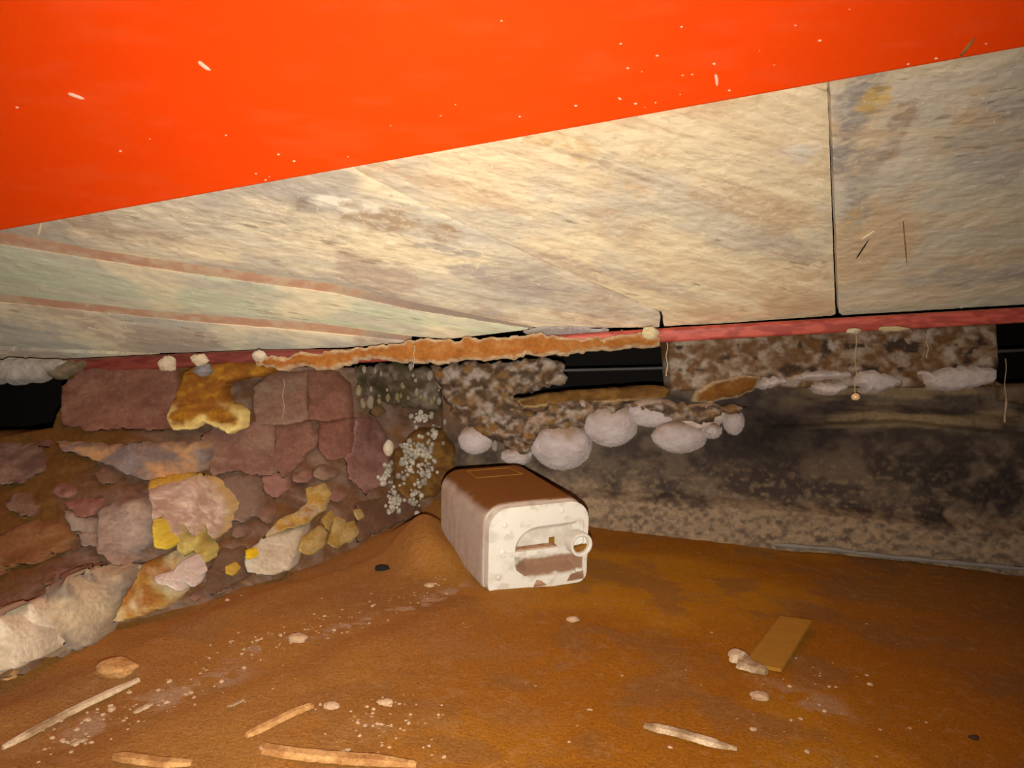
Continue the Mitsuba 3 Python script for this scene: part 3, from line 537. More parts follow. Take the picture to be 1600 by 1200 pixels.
# mottled growth over the middle of the back wall
MOT = [(106, 80, 58), (138, 116, 98), (116, 82, 42), (154, 138, 126), (76, 58, 44)]
fungus('fungus_mat', [(668, 572), (700, 568), (760, 566), (830, 562), (880, 566), (888, 600), (850, 608), (800, 620), (818, 642), (905, 640), (1045, 628), (1090, 640), (1160, 640), (1150, 650), (1125, 646), (1085, 664), (1050, 662), (1025, 640), (990, 636), (960, 642), (930, 640), (905, 662), (880, 664), (850, 668), (836, 690), (822, 712), (800, 722), (784, 692), (725, 668), (700, 645), (692, 612)],
       lambda x, y: d_right(x) - 0.085, 0.09, MOT, 24, 71, 'mottled brown and grey mat of fungus around the back corner and under the ledge', gain=1.5, rgh=.024, rf=55, wob=9, edge=8, bulge=.02, sharp=1.0)
fungus('fungus_pad', [(1092, 612), (1120, 596), (1165, 586), (1192, 590), (1180, 610), (1150, 622), (1110, 630), (1085, 628)], lambda x, y: d_right(x) - 0.075, 0.05, [(108, 68, 28), (98, 60, 24), (120, 80, 36)], 16, 72, 'rust brown fungus pad with white edge under the timber block', rim=(186, 160, 128), rimw=4, gain=1.5, wob=2)
fungus('fungus_mat', [(552, 572), (600, 566), (668, 570), (690, 600), (690, 640), (650, 640), (600, 632), (560, 610)], lambda x, y: d_left(x, y) - 0.05, 0.06, [(92, 76, 62), (78, 60, 44), (120, 104, 92), (74, 64, 44)], 20, 73, 'dark grey mouldy mat in the niche right of the upper bricks', gain=1.3, rgh=.012, wob=5, sharp=1.0)
fungus('soil_clod', [(615, 700), (650, 668), (690, 672), (712, 700), (712, 740), (680, 775), (640, 790), (612, 760)], lambda x, y: np.minimum(d_left(x, y), d_right(x)) - 0.03, 0.1, [(112, 74, 36), (96, 62, 32), (130, 92, 44)], 14, 74, 'brown clod of soil behind the left shoulder of the metal box', cat='soil clod', gain=1.1, rgh=.03, rf=30, edge=20, bulge=.04)

# white cotton wool puffs: each one a fluffy swelling of its own
def puff(center, r, seed, lab, cols=((196, 180, 176), (184, 168, 160)), name='fungus_puff', gain=1.5, amp=0.22, fine=0.05, group='white fungus puffs under the ledge', sub=4):
    m = blob(center, r, seed, amp, sub, 1.5, fine)
    w = np.array(m.vertices)
    c = blend(w, cols, 20, seed)
    up = smooth(0.0, 0.8, (w[:, 2] - center[2]) / r[2] + 1.0 * (fbm(w * 30, 3, seed) - .5)) * (0 if name == 'fungus_tuft' else 0.8)
    c = c * (1 - up[:, None]) + lin((132, 100, 72)) * up[:, None]
    return put(name, m, 'mat_fluff', color=c * (0.86 + .28 * noise(w * 300, seed))[:, None], gain=gain, label=lab, cat='fungus', group=group)
def fuzz(center, r, seed, parent, n=900, length=0.0055):
    rg = np.random.default_rng(seed); d = rg.normal(size=(n, 3)); d[:, 1] = -abs(d[:, 1]); d[:, 2] = np.where(d[:, 2] > .5, -d[:, 2], d[:, 2]); d /= np.linalg.norm(d, axis=1, keepdims=True)
    m = trimesh.creation.cone(radius=1.0, height=1.0, sections=3); vs, fs = [], []
    for i in range(n):
        dd = d[i] + rg.normal(0, .35, 3); dd /= np.linalg.norm(dd); a = np.cross(dd, [0.3, 0.5, 0.8]); a /= np.linalg.norm(a); b = np.cross(dd, a)
        L = length * rg.uniform(.5, 1.3); p = np.asarray(center) + d[i] * np.asarray(r) * 0.97
        v = np.array(m.vertices); vs.append(p + v[:, :1] * a * .0007 + v[:, 1:2] * b * .0007 + v[:, 2:] * dd * L); fs.append(np.array(m.faces) + i * len(v))
    put('fuzz', trimesh.Trimesh(np.vstack(vs), np.vstack(fs), process=False), 'mat_fuzz', parent, smooth_=False, kind='stuff', label='fine white fuzz')
scene['mat_fuzz'] = two(rough([0.42, 0.36, 0.34], 1.0, 0.0))
def at_right(px, py, off): return P(px, py, float(d_right(px)) - off)
for k, (px, py, rx, ry, lab) in enumerate([
    (743, 686, 25, 22, 'white fungus puff hanging alone, leftmost, behind the metal box'),
    (878, 694, 45, 38, 'largest round white fungus puff, lowest of the row'),
    (954, 662, 40, 34, 'round white fungus puff right of the largest one, touching the ledge'),
    (1062, 682, 40, 24, 'broad white fungus puff right of the round ones'),
    (1022, 644, 38, 22, 'flat white fungus puff tucked up under the ledge'),
    (910, 640, 10, 20, 'narrow white tuft between the two round puffs'),
    (1146, 658, 15, 20, 'small white fungus puff at the right end of the row'),
    (1112, 672, 14, 12, 'small white nodule beside the broad puff'),
    (1100, 648, 34, 18, 'lumpy pinkish white growth below the rust brown pad'),
    (808, 712, 22, 14, 'ragged white tuft just above the metal box'),
]):
    d = float(d_right(px)) - (0.06 if px > 1180 else 0.055); s = d / F
    kp = puff(P(px, py, d), (rx * s * 1.05, max(0.03, min(rx, ry) * s * 0.7), ry * s * 1.05), 200 + k, lab, amp=0.10 if ry > 18 else 0.28, cols=((200, 178, 168), (180, 158, 142)) if k == 8 else ((178, 164, 162), (166, 150, 146)))
    fuzz(P(px, py, d), (rx * s * 1.05, max(0.03, min(rx, ry) * s * 0.7), ry * s * 1.05), 700 + k, kp, n=int(200 + 0.5 * rx * ry))
for k, (px, py, rx, ry, d, lab) in enumerate([
    (262, 568, 13, 12, 2.10, 'cream tuft of fungus at the top of the ochre bracket'),
    (312, 562, 13, 9, 2.10, 'white tuft of fungus on the red strip, second from the left'),
    (405, 556, 11, 9, 2.11, 'white tuft of fungus at the left end of the orange sheet'),
    (1016, 521, 13, 10, 2.12, 'cream tuft of fungus at the right end of the orange sheet'),
    (318, 578, 14, 10, 2.12, 'bluish grey tuft in the ochre bracket'),
    (1334, 517, 10, 5, 2.03, 'small pale bead under the red strip'),
    (1395, 514, 22, 4, 2.02, 'thin cream smear under the red strip'),
]):
    s = d / F
    puff(P(px, py, d), (rx * s, max(0.012, min(rx, ry) * s), ry * s), 240 + k, lab, name='fungus_tuft', group=None,
         cols=[((206, 186, 156), (196, 176, 150)), ((206, 186, 156), (196, 176, 150)), ((206, 190, 166), (196, 176, 150)), ((220, 204, 160), (210, 190, 150)), ((140, 132, 132), (120, 112, 110)), ((214, 196, 166), (206, 186, 150)), ((206, 180, 136), (206, 180, 136))][k], amp=0.35, sub=3)

for k, (poly, lab) in enumerate([
    ([(1178, 600), (1200, 588), (1235, 590), (1240, 600), (1225, 607), (1195, 605)], 'white tuft at the left of the band under the timber block'),
    ([(1270, 604), (1290, 598), (1332, 596), (1327, 610), (1310, 617), (1290, 619)], 'drooping white tuft under the timber block, left of the hanging droplet'),
    ([(1240, 590), (1275, 580), (1332, 577), (1336, 590), (1280, 593), (1250, 598)], 'thin white ridge along the lower edge of the timber block'),
    ([(1340, 588), (1350, 578), (1385, 577), (1400, 590), (1426, 600), (1400, 609), (1370, 615), (1343, 606)], 'white puff under the timber block, right of the hanging droplet'),
    ([(1436, 582), (1490, 574), (1564, 568), (1564, 597), (1530, 605), (1480, 613), (1453, 601), (1462, 592)], 'largest flat white puff at the right end of the timber block')]):
    fungus('fungus_puff', poly, lambda x, y: d_right(x) - 0.06, 0.06, [(178, 164, 162), (160, 146, 142), (186, 170, 160)], 16, 760 + k, lab, bulge=.028, edge=9, wob=5, gain=1.5, rgh=.006, sm=True, mat='mat_fluff', group='white band under the timber block')
fungus('fungus_mat', [(805, 690), (818, 660), (845, 640), (900, 630), (1000, 631), (1050, 628), (1100, 636), (1168, 636), (1160, 650), (1140, 646), (1118, 654), (1090, 664), (1060, 658), (1035, 648), (1010, 640), (985, 637), (958, 644), (940, 638), (922, 650), (908, 668), (895, 664), (880, 672), (858, 668), (842, 684), (828, 704)],
       lambda x, y: d_right(x) - 0.10, 0.08, [(120, 92, 66), (150, 126, 106), (126, 92, 50), (156, 138, 124), (80, 62, 48)], 24, 75, 'ragged brownish grey mat from which the white puffs hang', gain=1.45, rgh=.02, rf=55, wob=9, edge=8, bulge=.02, sharp=1.0)
fungus('fungus_film', [(810, 516), (850, 509), (930, 511), (957, 514), (940, 525), (900, 531), (860, 527), (830, 523)], lambda x, y: d_ceil(x, y) - 0.006, 0.02, [(178, 168, 164), (168, 158, 150)], 16, 76, 'wide milky white film of fungus above the orange sheet', wob=2, bulge=.006, edge=6, sm=True, mat='mat_fluff')
fungus('fungus_tuft', [(-30, 560), (30, 556), (80, 560), (95, 570), (70, 580), (60, 592), (20, 600), (-30, 602)], lambda x, y: 2.15 + 0 * x, 0.06, [(180, 170, 160), (164, 152, 142)], 16, 77, 'white cottony growth under the boards at the far left', wob=6, bulge=.03, edge=12, sm=True, mat='mat_fluff')
fungus('fungus_tuft', [(75, 564), (118, 562), (130, 572), (104, 588), (70, 594), (60, 582)], lambda x, y: 2.17 + 0 * x, 0.05, [(130, 112, 88), (110, 92, 72)], 16, 78, 'greyish brown growth beside the white cotton at the far left', wob=5, bulge=.03, edge=10, sm=True)

# coral-like white strands in the corner
parts = []
def strand(pts, n, r0, jit, dep):
    pts = np.array(pts, float)
    s = np.linspace(0, len(pts) - 1, n)
    for q in s:
        px, py = np.interp(q, range(len(pts)), pts[:, 0]) + RNG.normal(0, jit), np.interp(q, range(len(pts)), pts[:, 1]) + RNG.normal(0, jit)
        r = r0 * RNG.uniform(0.5, 1.3)
        parts.append(blob(P(px, py, dep(px, py)), np.array([1, 1, 1.1]) * r, len(parts) + 300, 0.3, 1))
dcor = lambda x, y: float(min(d_left(x, y), d_right(x))) - 0.045
for pts in ([(668, 690), (645, 720), (628, 745), (620, 780), (612, 798)], [(685, 670), (672, 690), (668, 715)], [(660, 745), (652, 770), (645, 795)], [(632, 690), (640, 705), (625, 725)], [(606, 730), (600, 752)], [(655, 690), (640, 735)], [(672, 722), (662, 745)], [(648, 655), (665, 650)], [(614, 770), (618, 798)]):
    strand(pts, 30, 0.0068, 5.0, dcor)
allc = trimesh.util.concatenate(parts); w = np.array(allc.vertices)
put('fungus_strands', allc, 'mat_smooth_colour', color=blend(w, [(150, 142, 128), (176, 164, 146), (128, 116, 104)], 30, 5), gain=1.5, kind='stuff', label='coral like clusters of tiny white fungus beads in the corner left of the metal box', cat='fungus')
put('fungus_bud', blob(P(607, 699, dcor(607, 699)), np.array([.017, .016, .024]), 390, .25, 3), 'mat_smooth_colour', color=None, label='single cream knob at the top left of the coral like clusters', cat='fungus') if False else None
puff(P(607, 700, dcor(607, 700)), (0.016, 0.016, 0.026), 390, 'single cream knob at the top left of the coral like clusters', name='fungus_tuft', cols=((196, 176, 152), (180, 160, 140)), group=None, sub=3)
# pale nodules growing on the dark mat and on the brown one
parts = []
for k in range(70):
    px, py = (RNG.uniform(560, 690), RNG.uniform(572, 632)) if k < 34 else (RNG.uniform(690, 880), RNG.uniform(572, 700))
    if k >= 34 and px > 800 and py > 605: continue
    dd = float(d_left(px, py)) - .06 if px < 690 else float(d_right(px)) - .058
    parts.append(blob(P(px, py, dd), np.array([1, .8, RNG.uniform(1, 2.2)]) * RNG.uniform(.004, .010), 400 + k, .35, 2))
allc = trimesh.util.concatenate(parts); w = np.array(allc.vertices)
put('fungus_nodules', allc, 'mat_smooth_colour', color=blend(w, [(130, 118, 108), (150, 136, 118), (120, 104, 70)], 12, 6), gain=1.4, kind='stuff', label='pale grey nodules sprinkled over the dark mats in the back corner', cat='fungus')

# threads with droplets hanging from the top
scene['mat_thread'] = two(rough([0.42, 0.30, 0.19], 0.8, 0.2))
scene['mat_drop'] = two(rough([0.75, 0.45, 0.22], 0.35, 0.5))
def thread(px, y0, y1, d, lab, drop=0.0, r=0.0011, bead=0.0):
    ys = np.linspace(y0, y1, 14); pts = [P(px + 1.3 * math.sin(k * .9), y, d) for k, y in enumerate(ys)]
    rr = [r * (1 + bead * (0.5 + 0.5 * math.sin(k * 2.1 + px)) * (k > 7)) for k in range(14)]
    k = put('hanging_thread', tube(pts, rr, 6), 'mat_thread', label=lab, cat='thread')
    if drop: put('droplet', blob(P(px, y1 + 5, d), np.array([1.15, 1, 1]) * drop, 7, .12, 3), 'mat_drop', k, label='amber droplet')
thread(1337, 520, 615, 2.0, 'thin thread with an amber droplet hanging from the red strip', drop=0.010)
thread(1571, 560, 660, 1.98, 'pale knotted thread hanging in front of the right black gap', bead=1.8)
thread(1042, 535, 588, 2.17, 'pale thread hanging at the left end of the timber block', r=0.0018, bead=0.8)
thread(1449, 515, 560, 1.99, 'short hair thin thread in front of the timber block')
thread(443, 592, 657, 2.15, 'hair thin thread hanging in front of the upper bricks', r=.0008)
thread(647, 540, 574, 2.12, 'pale thread hanging over the orange sheet', r=.0014)

# splinters caught on the boards
for (a, b, w, mat, lab) in (((744, 420), (760, 380), .004, 'mat_fibre', 'straight pale splinter sticking off the boards in the middle'),
                       ((1346, 372), (1366, 357), .006, 'mat_fibre', 'pale splinter stuck on the greyish board right of the joint'),
                       ((1411, 345), (1416, 412), .003, 'mat_splinter', 'long dangling fibre on the greyish board at the right'),
                       ((60, 365), (66, 345), .006, 'mat_fibre', 'pale splinter at the left end of the boards by the red board'),
                       ((1338, 402), (1356, 372), .003, 'mat_dark_wood', 'dark splinter crossing the pale one right of the joint')):
    n_ = -CN
    put('wood_splinter', splinter(P(*a, d_ceil(*a) ) - CN * .003, P(*b, d_ceil(*b)) - CN * .006, w, w * .6, int(a[0]), n_), mat, smooth_=False, label=lab, cat='wood splinter')

# ---------------------------------------------------------------- white enamelled metal box
from scipy.spatial.transform import Rotation as Rot
RB_ = Rot.from_euler('zxy', [math.radians(BOX_YAW), math.radians(BOX_PIT), math.radians(BOX_ROL)])
BW, BLn, BH = 0.249, 0.357, 0.200
def to_box(v): return RB_.apply(v) + BOX_POS
def rrect(w, h, rt, rb, n=8):
    pts = []
    for cx, cz, r, s0 in ((w - rt, h - rt, rt, 0), (rt, h - rt, rt, 90), (rb, rb, rb, 180), (w - rb, rb, rb, 270)):
        for k in range(n + 1):
            a = math.radians(s0 + 90 * k / n); pts.append((cx + r * math.cos(a), cz + r * math.sin(a)))
    return np.array(pts)
def body_mesh():
    sec = [(0.0, 0.010), (0.003, 0.004), (0.009, 0.0), (0.03, 0.0)] + [(y, 0.0) for y in np.linspace(0.05, BLn - 0.06, 26)] + [(BLn - 0.06 + 0.06 * math.sin(a), 0.035 * (1 - math.cos(a))) for a in np.radians(np.linspace(8, 90, 10))]
    rings = []
    base = rrect(BW, BH, 0.050, 0.022, 10)
    dense = []
    for a, b in zip(base, np.roll(base, -1, 0)):
        L = np.linalg.norm(b - a); k = max(1, int(L / 0.008)); dense += [a + (b - a) * t / k for t in range(k)]
    base = np.array(dense); c = np.array([BW / 2, BH / 2])
    for y, ins in sec:
        d = base - c; s = (np.array([BW / 2, BH / 2]) - ins) / np.array([BW / 2, BH / 2])
        q = c + d * s; rings.append(np.stack([q[:, 0], np.full(len(q), y), q[:, 1]], 1))
    S = len(base); v = np.vstack(rings); n = len(rings); i, j = np.meshgrid(np.arange(n - 1), np.arange(S), indexing='ij')
    q = np.stack([i * S + j, (i + 1) * S + j, (i + 1) * S + (j + 1) % S, i * S + (j + 1) % S], -1).reshape(-1, 4)
    N = len(v); v = np.vstack([v, rings[0].mean(0), rings[-1].mean(0)]); k = np.arange(S)
    f = np.vstack([q[:, [0, 1, 2]], q[:, [0, 2, 3]], np.stack([k * 0 + N, k, (k + 1) % S], 1), np.stack([k * 0 + N + 1, N - S + (k + 1) % S, N - S + k], 1)])
    m = trimesh.Trimesh(v, f, process=False); trimesh.repair.fix_normals(m); return m
BK = 'metal_box'; used[BK] = 1
tag(BK, 'white enamelled metal box with rounded edges and brown dusty top, sunk in the sand', 'metal box')
ENAMEL, RUSTD = lin((196, 188, 174)), lin((92, 52, 10))
bm = body_mesh(); loc = np.array(bm.vertices); nl = np.array(bm.vertex_normals)
n1 = fbm(loc * 30, 4, 4); n2 = fbm(loc * 90, 3, 5)
ins = smooth(0.40, 0.75, nl[:, 2] + 0.35 * (n1 - .5)) * smooth(-0.006, 0.004, loc[:, 1] + .008 * (n1 - .5))
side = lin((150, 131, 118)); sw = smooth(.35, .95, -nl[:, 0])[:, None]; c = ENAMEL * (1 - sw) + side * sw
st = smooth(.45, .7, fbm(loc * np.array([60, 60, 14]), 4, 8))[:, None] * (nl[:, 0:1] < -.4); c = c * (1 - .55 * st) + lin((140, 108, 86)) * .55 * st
c = c * (1 - ins[:, None]) + RUSTD * ins[:, None]
bm.vertices = to_box(loc)
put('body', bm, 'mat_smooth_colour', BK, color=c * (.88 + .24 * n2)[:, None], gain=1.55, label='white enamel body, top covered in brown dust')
# front plate: rounded frame, sunken middle
def plate(poly_out, y0, y1, holes=()):
    m = trimesh.creation.extrude_polygon(Polygon(poly_out, holes), y1 - y0, engine='earcut')
    v = np.array(m.vertices); m.vertices = np.stack([v[:, 0], y1 - v[:, 2], v[:, 1]], 1); trimesh.repair.fix_normals(m); return m
outer = rrect(BW - .006, BH - .006, 0.047, 0.024, 8) + [0.003, 0.003]
rec = []
for a in np.radians(np.linspace(90, 180, 10)): rec.append((0.125 + 0.060 * math.cos(a), 0.098 + 0.050 * math.sin(a)))
rec = np.array([(BW - 0.014, 0.150)] + rec + [(0.064, 0.070), (0.070, 0.052), (0.090, 0.036), (0.118, 0.030), (BW - 0.014, 0.028)])
fr = plate(outer, -0.026, 0.001, [rec[::-1]])
scene_enamel = lambda p, n, uv: dmix([0.51, 0.465, 0.40], [0.42, 0.37, 0.30], dss(0.52, 0.72, dfbm(p.x * 45, p.y * 45, p.z * 45, 4)))
scene['mat_enamel'] = two(rough(mikit.proc(scene_enamel), 0.45, 0.45))
scene['mat_rust'] = two(rough(mikit.proc(lambda p, n, uv: dmix([0.20, 0.10, 0.055], [0.30, 0.17, 0.10], dss(.4, .6, dfbm(p.x * 60, p.y * 60, p.z * 60, 4)))), 0.9, 0.1))
scene['mat_dust'] = two(rough(mikit.proc(lambda p, n, uv: dmix([0.15, 0.060, 0.008], [0.20, 0.09, 0.015], dfbm(p.x * 80, p.y * 80, p.z * 80, 3))), 0.95, 0.05))
def boxed(name, m, mat, label=None, sm=35, parent=BK):
    m.vertices = to_box(np.array(m.vertices)); return put(name, m, mat, parent, smooth_=sm, label=label)
boxed('front_frame', fr, 'mat_enamel', 'rounded white front frame')
def dish(outline, y_edge, deep, run):
    """a bowl shaped sheet inside the outline: at y_edge along it, deep metres further back from run metres inwards"""
    b = resample(np.asarray(outline) * 1000, 3, 0, 0, False) / 1000; pg = Polygon(b)
    g = np.stack(np.meshgrid(np.arange(.05, .26, .0035), np.arange(.02, .17, .0035)), -1).reshape(-1, 2); g = g[contains_xy(pg.buffer(-.0018), g[:, 0], g[:, 1])]
    pts = np.vstack([b, g]); tri = Delaunay(pts).simplices; cen = pts[tri].mean(1); tri = tri[contains_xy(pg, cen[:, 0], cen[:, 1])]
    d = shapely.distance(shapely.points(pts), pg.exterior); d = np.where(pts[:, 0] > BW - .03, np.maximum(d, .5 * (BW - .014 - pts[:, 0]) + .004), d)
    rn = np.where(pts[:, 1] < .075, run * 1.8, run)
    v = np.stack([pts[:, 0], y_edge + deep * smooth(0, 1, d / rn), pts[:, 1]], 1)
    return trimesh.Trimesh(v, tri, process=False), pts
pan, pp2 = dish(rec, -0.024, 0.022, 0.016)
pl3 = np.array(pan.vertices); pn = fbm(pl3 * 60, 4, 3)
rst = smooth(.070, .062, pl3[:, 2] + .010 * (pn - .5)) * smooth(.030, .036, pl3[:, 2] + .012 * (pn - .5)); drt = 0.35 * smooth(.45, .65, fbm(pl3 * 40, 4, 12))
pc = np.broadcast_to(lin((184, 176, 164)), pl3.shape) * (1 - drt[:, None]) + lin((150, 130, 112)) * drt[:, None]; pc = pc * (1 - rst[:, None]) + lin((124, 92, 70)) * rst[:, None]
pan.vertices = to_box(pl3); put('recess_panel', pan, 'mat_smooth_colour', BK, color=pc * (.85 + .3 * noise(pl3 * 300, 4))[:, None], gain=1.55, label='bowl shaped sunken panel, its lower slope brown with dust')
bar = trimesh.creation.box([0.138, 0.024, 0.011]); bar.apply_translation([0.100, -0.017, 0.090]); boxed('slot_bar', bar, 'mat_enamel', 'narrow white bar across the slot')
slot = trimesh.creation.box([0.104, 0.018, 0.003]); slot.apply_translation([0.116, -0.013, 0.0965]); boxed('slot', slot, 'mat_rust', 'rusty slot above the bar')
dk = trimesh.creation.box([0.012, 0.004, 0.014]); dk.apply_translation([0.164, -0.006, 0.104]); boxed('slot_end', dk, 'mat_dust')
for poly in ([(0.112, 0.008), (0.120, 0.024), (0.132, 0.020), (0.146, 0.008)], [(0.196, 0.010), (0.205, 0.026), (0.236, 0.030), (0.238, 0.012)]):
    pm = trimesh.creation.extrude_polygon(Polygon(poly), 0.0025, engine='earcut'); v = np.array(pm.vertices); pm.vertices = np.stack([v[:, 0], -0.0257 - v[:, 2], v[:, 1]], 1); trimesh.repair.fix_normals(pm)
    boxed('rust_patch', pm, 'mat_rust', 'chipped enamel showing rust along the lower edge', sm=False)
# ring shaped spout on the right
ring_prof = [(0.0195, 0.0), (0.0265, 0.0), (0.028, 0.002), (0.028, 0.030), (0.0265, 0.033), (0.0225, 0.033), (0.0195, 0.030), (0.0195, 0.0)]
rg = trimesh.creation.revolve(np.array(ring_prof), sections=40)
rg.apply_transform(trimesh.transformations.rotation_matrix(math.pi / 2, [1, 0, 0])); trimesh.repair.fix_normals(rg)
RC = np.array([0.222, -0.010, 0.098]); rg.apply_translation(RC)
rk = boxed('spout_ring', rg, 'mat_enamel', 'short white ring shaped spout at the right of the front', sm=30)
dsk = trimesh.creation.cylinder(radius=0.0205, height=0.004, sections=32); dsk.apply_transform(trimesh.transformations.rotation_matrix(math.pi / 2, [1, 0, 0])); dsk.apply_translation(RC + [0, -0.008, 0])
boxed('spout_bottom', dsk, rough([0.55, 0.52, 0.48], 0.5, 0.4), 'greyish white bottom inside the spout', parent=rk)
dcres = Polygon([(0.0195 * math.cos(a), 0.0195 * math.sin(a)) for a in np.radians(np.linspace(205, 350, 20))])
dm_ = trimesh.creation.extrude_polygon(dcres, 0.010, engine='earcut'); v = np.array(dm_.vertices); dm_.vertices = np.stack([v[:, 0], -0.012 - v[:, 2], v[:, 1]], 1) + RC; trimesh.repair.fix_normals(dm_)
boxed('dust_heap', dm_, 'mat_dust', 'brown dust lying in the spout', parent=rk)
for (x, z) in ((0.040, 0.158), (0.178, 0.178), (0.028, 0.040), (0.048, 0.140), (0.036, 0.098)):
    rv = trimesh.creation.icosphere(subdivisions=2, radius=0.006 if z != 0.14 else .004); rv.vertices *= [1, 0.45, 1]; rv.apply_translation([x, -0.026, z]); boxed('rivet', rv, 'mat_enamel')
# raised lines under the dust on the top
for (a, b) in (((0.06, 0.215), (0.185, 0.215)), ((0.06, 0.285), (0.175, 0.285)), ((0.06, 0.215), (0.06, 0.285)), ((0.185, 0.215), (0.175, 0.285))):
    t = tube([[a[0], a[1], BH + .0002], [(a[0] + b[0]) / 2, (a[1] + b[1]) / 2, BH + .0006], [b[0], b[1], BH + .0002]], 0.0016, 6)
    boxed('embossed_line', t, 'mat_dust')

# ---------------------------------------------------------------- things lying on the sand
UPZ = np.array([0, 0, 1.0])
STICKS = [((413, 1174), (650, 1203), .022, .010, 'mat_splinter', 'long broken stick at the bottom edge, right of its middle third', 'wood stick', (.9, .3)),
          ((384, 1152), (487, 1108), .014, .008, 'mat_splinter', 'short tan stick lying slantwise near the bottom edge', 'wood stick', (.5, .8)),
          ((4, 1172), (216, 1066), .013, .008, 'mat_splinter_pale', 'long thin pale sliver on the sand at the lower left', 'wood splinter', (.4, .5)),
          ((1006, 1139), (1152, 1173), .020, .008, 'mat_splinter_pale', 'pale pointed splinter on the sand right of the middle', 'wood splinter', (.4, .1)),
          ((176, 1190), (300, 1196), .018, .008, 'mat_splinter', 'curled wood shaving at the bottom edge on the left', 'wood shaving', (.5, .4)),
          ((520, 1183), (548, 1174), .008, .004, 'mat_splinter_pale', 'small curved shaving just above the long broken stick', 'wood shaving', (.3, .2)),
          ((355, 1107), (382, 1097), .006, .003, 'mat_splinter_pale', 'tiny pale splinter left of the short tan stick', 'wood splinter', (.3, .3)),
          ((208, 1116), (238, 1104), .010, .004, 'mat_splinter_pale', 'tiny pale splinter in the dust below the big stone', 'wood splinter', (.3, .3)),
          ((110, 1166), (138, 1158), .010, .004, 'mat_splinter_pale', 'tiny pale splinter under the long sliver', 'wood splinter', (.3, .3))]
for k, (a, b, w, t, mat, lab, cat, tp) in enumerate(STICKS):
    put('wood_piece' if cat == 'wood stick' else cat.replace(' ', '_'), splinter(floor_at(*a, .002), floor_at(*b, .002), w, t, 500 + k, UPZ, taper=tp), mat, smooth_=False, label=lab, cat=cat)
# flat slat and the chip under its lower end
a, b = floor_at(1192, 1046, .004), floor_at(1244, 976, .012)
sl = trimesh.creation.box([0.062, np.linalg.norm(b - a), 0.006]); ay = (b - a) / np.linalg.norm(b - a); axx = np.cross(ay, UPZ); axx /= np.linalg.norm(axx); azz = np.cross(axx, ay)
M = np.eye(4); M[:3, 0], M[:3, 1], M[:3, 2], M[:3, 3] = axx, ay, azz, (a + b) / 2; sl = sl.subdivide().subdivide(); sl.vertices += .003 * (fbm(np.array(sl.vertices) * 60, 3, 3) - .5)[:, None]; sl.apply_transform(M)
scene['mat_slat'] = two(rough(mikit.proc(lambda p, n, uv: dmix([0.22, 0.095, 0.010], [0.26, 0.125, 0.02], dfbm(p.x * 60, p.y * 60, p.z * 60, 4))), 0.95, 0.1))
put('wood_strip', sl, 'mat_slat', smooth_=False, label='flat dust covered slat lying on the sand at the right', cat='wood strip')
put('plaster_chip', splinter(floor_at(1140, 1030, .006), floor_at(1196, 1056, .004), .036, .016, 77, UPZ, taper=(.4, .3), jag=.4), 'mat_splinter_pale', smooth_=False, label='pale upturned chip at the lower end of the flat slat', cat='plaster chip')
scene['mat_crumb'] = two(rough(mikit.proc(lambda p, n, uv: dmix([0.24, 0.135, 0.07], [0.40, 0.27, 0.17], dfbm(p.x * 90, p.y * 90, p.z * 90, 3))), 0.9, 0.15))
for k, (px, py, r, lab) in enumerate([(465, 1000, .012, 'largest white crumb, on the dust ridge left of the middle'), (1187, 1091, .011, 'pinkish flake below the upturned chip'), (602, 1100, .008, 'round whitish crumb in the middle of the bottom sand'), (671, 916, .008, 'pinkish crumb at the left foot of the metal box'), (895, 970, .009, 'flat pale crumb in front of the metal box'), (518, 1105, .008, 'whitish crumb right of the short tan stick'), (180, 1050, .022, 'grey crumbly lump below the big pale stone'), (8, 1058, .014, 'ochre crumb at the foot of the palest stone')]):
    p = floor_at(px, py)
    put('plaster_crumb', blob(p + [0, 0, r * .3], np.array([1.4, 1.1, .7]) * r, 600 + k, .35, 3), 'mat_crumb' if k < 6 else 'mat_splinter', smooth_=35, label=lab, cat='plaster crumb')
peb = [mikit.ply(blob([0, 0, 0], np.array([1.3, 1.0, .7]), 620 + k, .4, 1), 'mat_crumb', smooth=False) for k in range(4)]
put('dark_scrap', blob(floor_at(598, 888, .002), np.array([.018, .02, .006]), 640, .5, 3), rough([.012, .009, .008], .8, .2), smooth_=35, label='small black scrap half buried in the sand left of the metal box', cat='scrap')
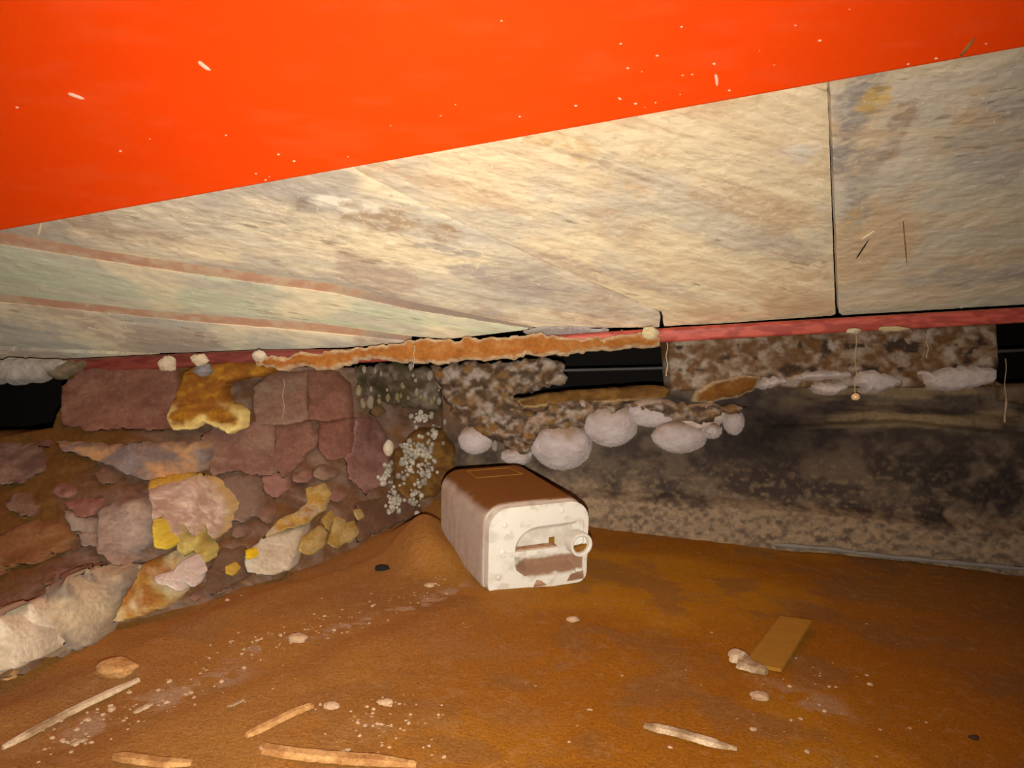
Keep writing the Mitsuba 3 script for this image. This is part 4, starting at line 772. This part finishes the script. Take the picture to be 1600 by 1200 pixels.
put('dark_scrap', blob(floor_at(1522, 1154, .002), np.array([.007, .006, .003]), 641, .5, 2), rough([.03, .012, .01], .8, .2), smooth_=35, label='tiny dark scrap on the sand at the lower right corner', cat='scrap')
grit = []
SPOT = [((465, 975), 175, 'tiny pale crumb in the dust ridge that runs from the rubble towards the metal box'), ((200, 1110), 170, 'tiny pale crumb in the dust around the long thin sliver, lower left'),
        ((610, 1128), 130, 'tiny pale crumb between the two sticks at the bottom, left of the middle'), ((1250, 1085), 150, 'tiny pale crumb on the sand below the flat strip of wood'), ((950, 1050), 9999, 'tiny pale crumb alone on the open orange brown sand')]
cnt = 0
def pebble(px, py, r):
    global cnt
    if not (4 < px < 1596 and py < 1196): return
    p = floor_at(px, py, r * .3)
    if r * F / p[1] < 1.7 or cnt >= 150:
        grit.append(blob(p, np.array([RNG.uniform(1, 2.4), 1.0, .6]) * r * .8, 900 + len(grit), .4, 1)); return
    k = next(i for i, (c, rad, _) in enumerate(SPOT) if math.hypot(px - c[0], py - c[1]) < rad); cnt += 1
    put('pebble', peb[cnt % 4], None, to_world=T().translate(p.tolist()).rotate([0, 0, 1], float(RNG.uniform(0, 360))).scale(float(r)), label=SPOT[k][2], cat='pebble', group=SPOT[k][2].replace('tiny pale crumb', 'pale crumbs'))
for k in range(130):
    t = RNG.random(); pebble(300 + 400 * t, 1040 - 125 * t + RNG.normal(0, 14), abs(RNG.normal(0, .0013)) + .0007)
for k in range(90):
    t = RNG.random(); pebble(60 + 290 * t, 1170 - 110 * t + RNG.normal(0, 16), abs(RNG.normal(0, .0015)) + .0008)
for k in range(70): pebble(RNG.normal(610, 45), RNG.normal(1128, 22), abs(RNG.normal(0, .0011)) + .0006)
for k in range(30): pebble(RNG.normal(1250, 60), RNG.normal(1085, 40), abs(RNG.normal(0, .0014)) + .0007)
for k in range(50): pebble(RNG.uniform(300, 1580), RNG.uniform(930, 1190), abs(RNG.normal(0, .0012)) + .0007)
put('sand_grit', trimesh.util.concatenate(grit), 'mat_crumb', smooth_=False, kind='stuff', label='fine pale grit sprinkled over the orange brown sand', cat='grit')
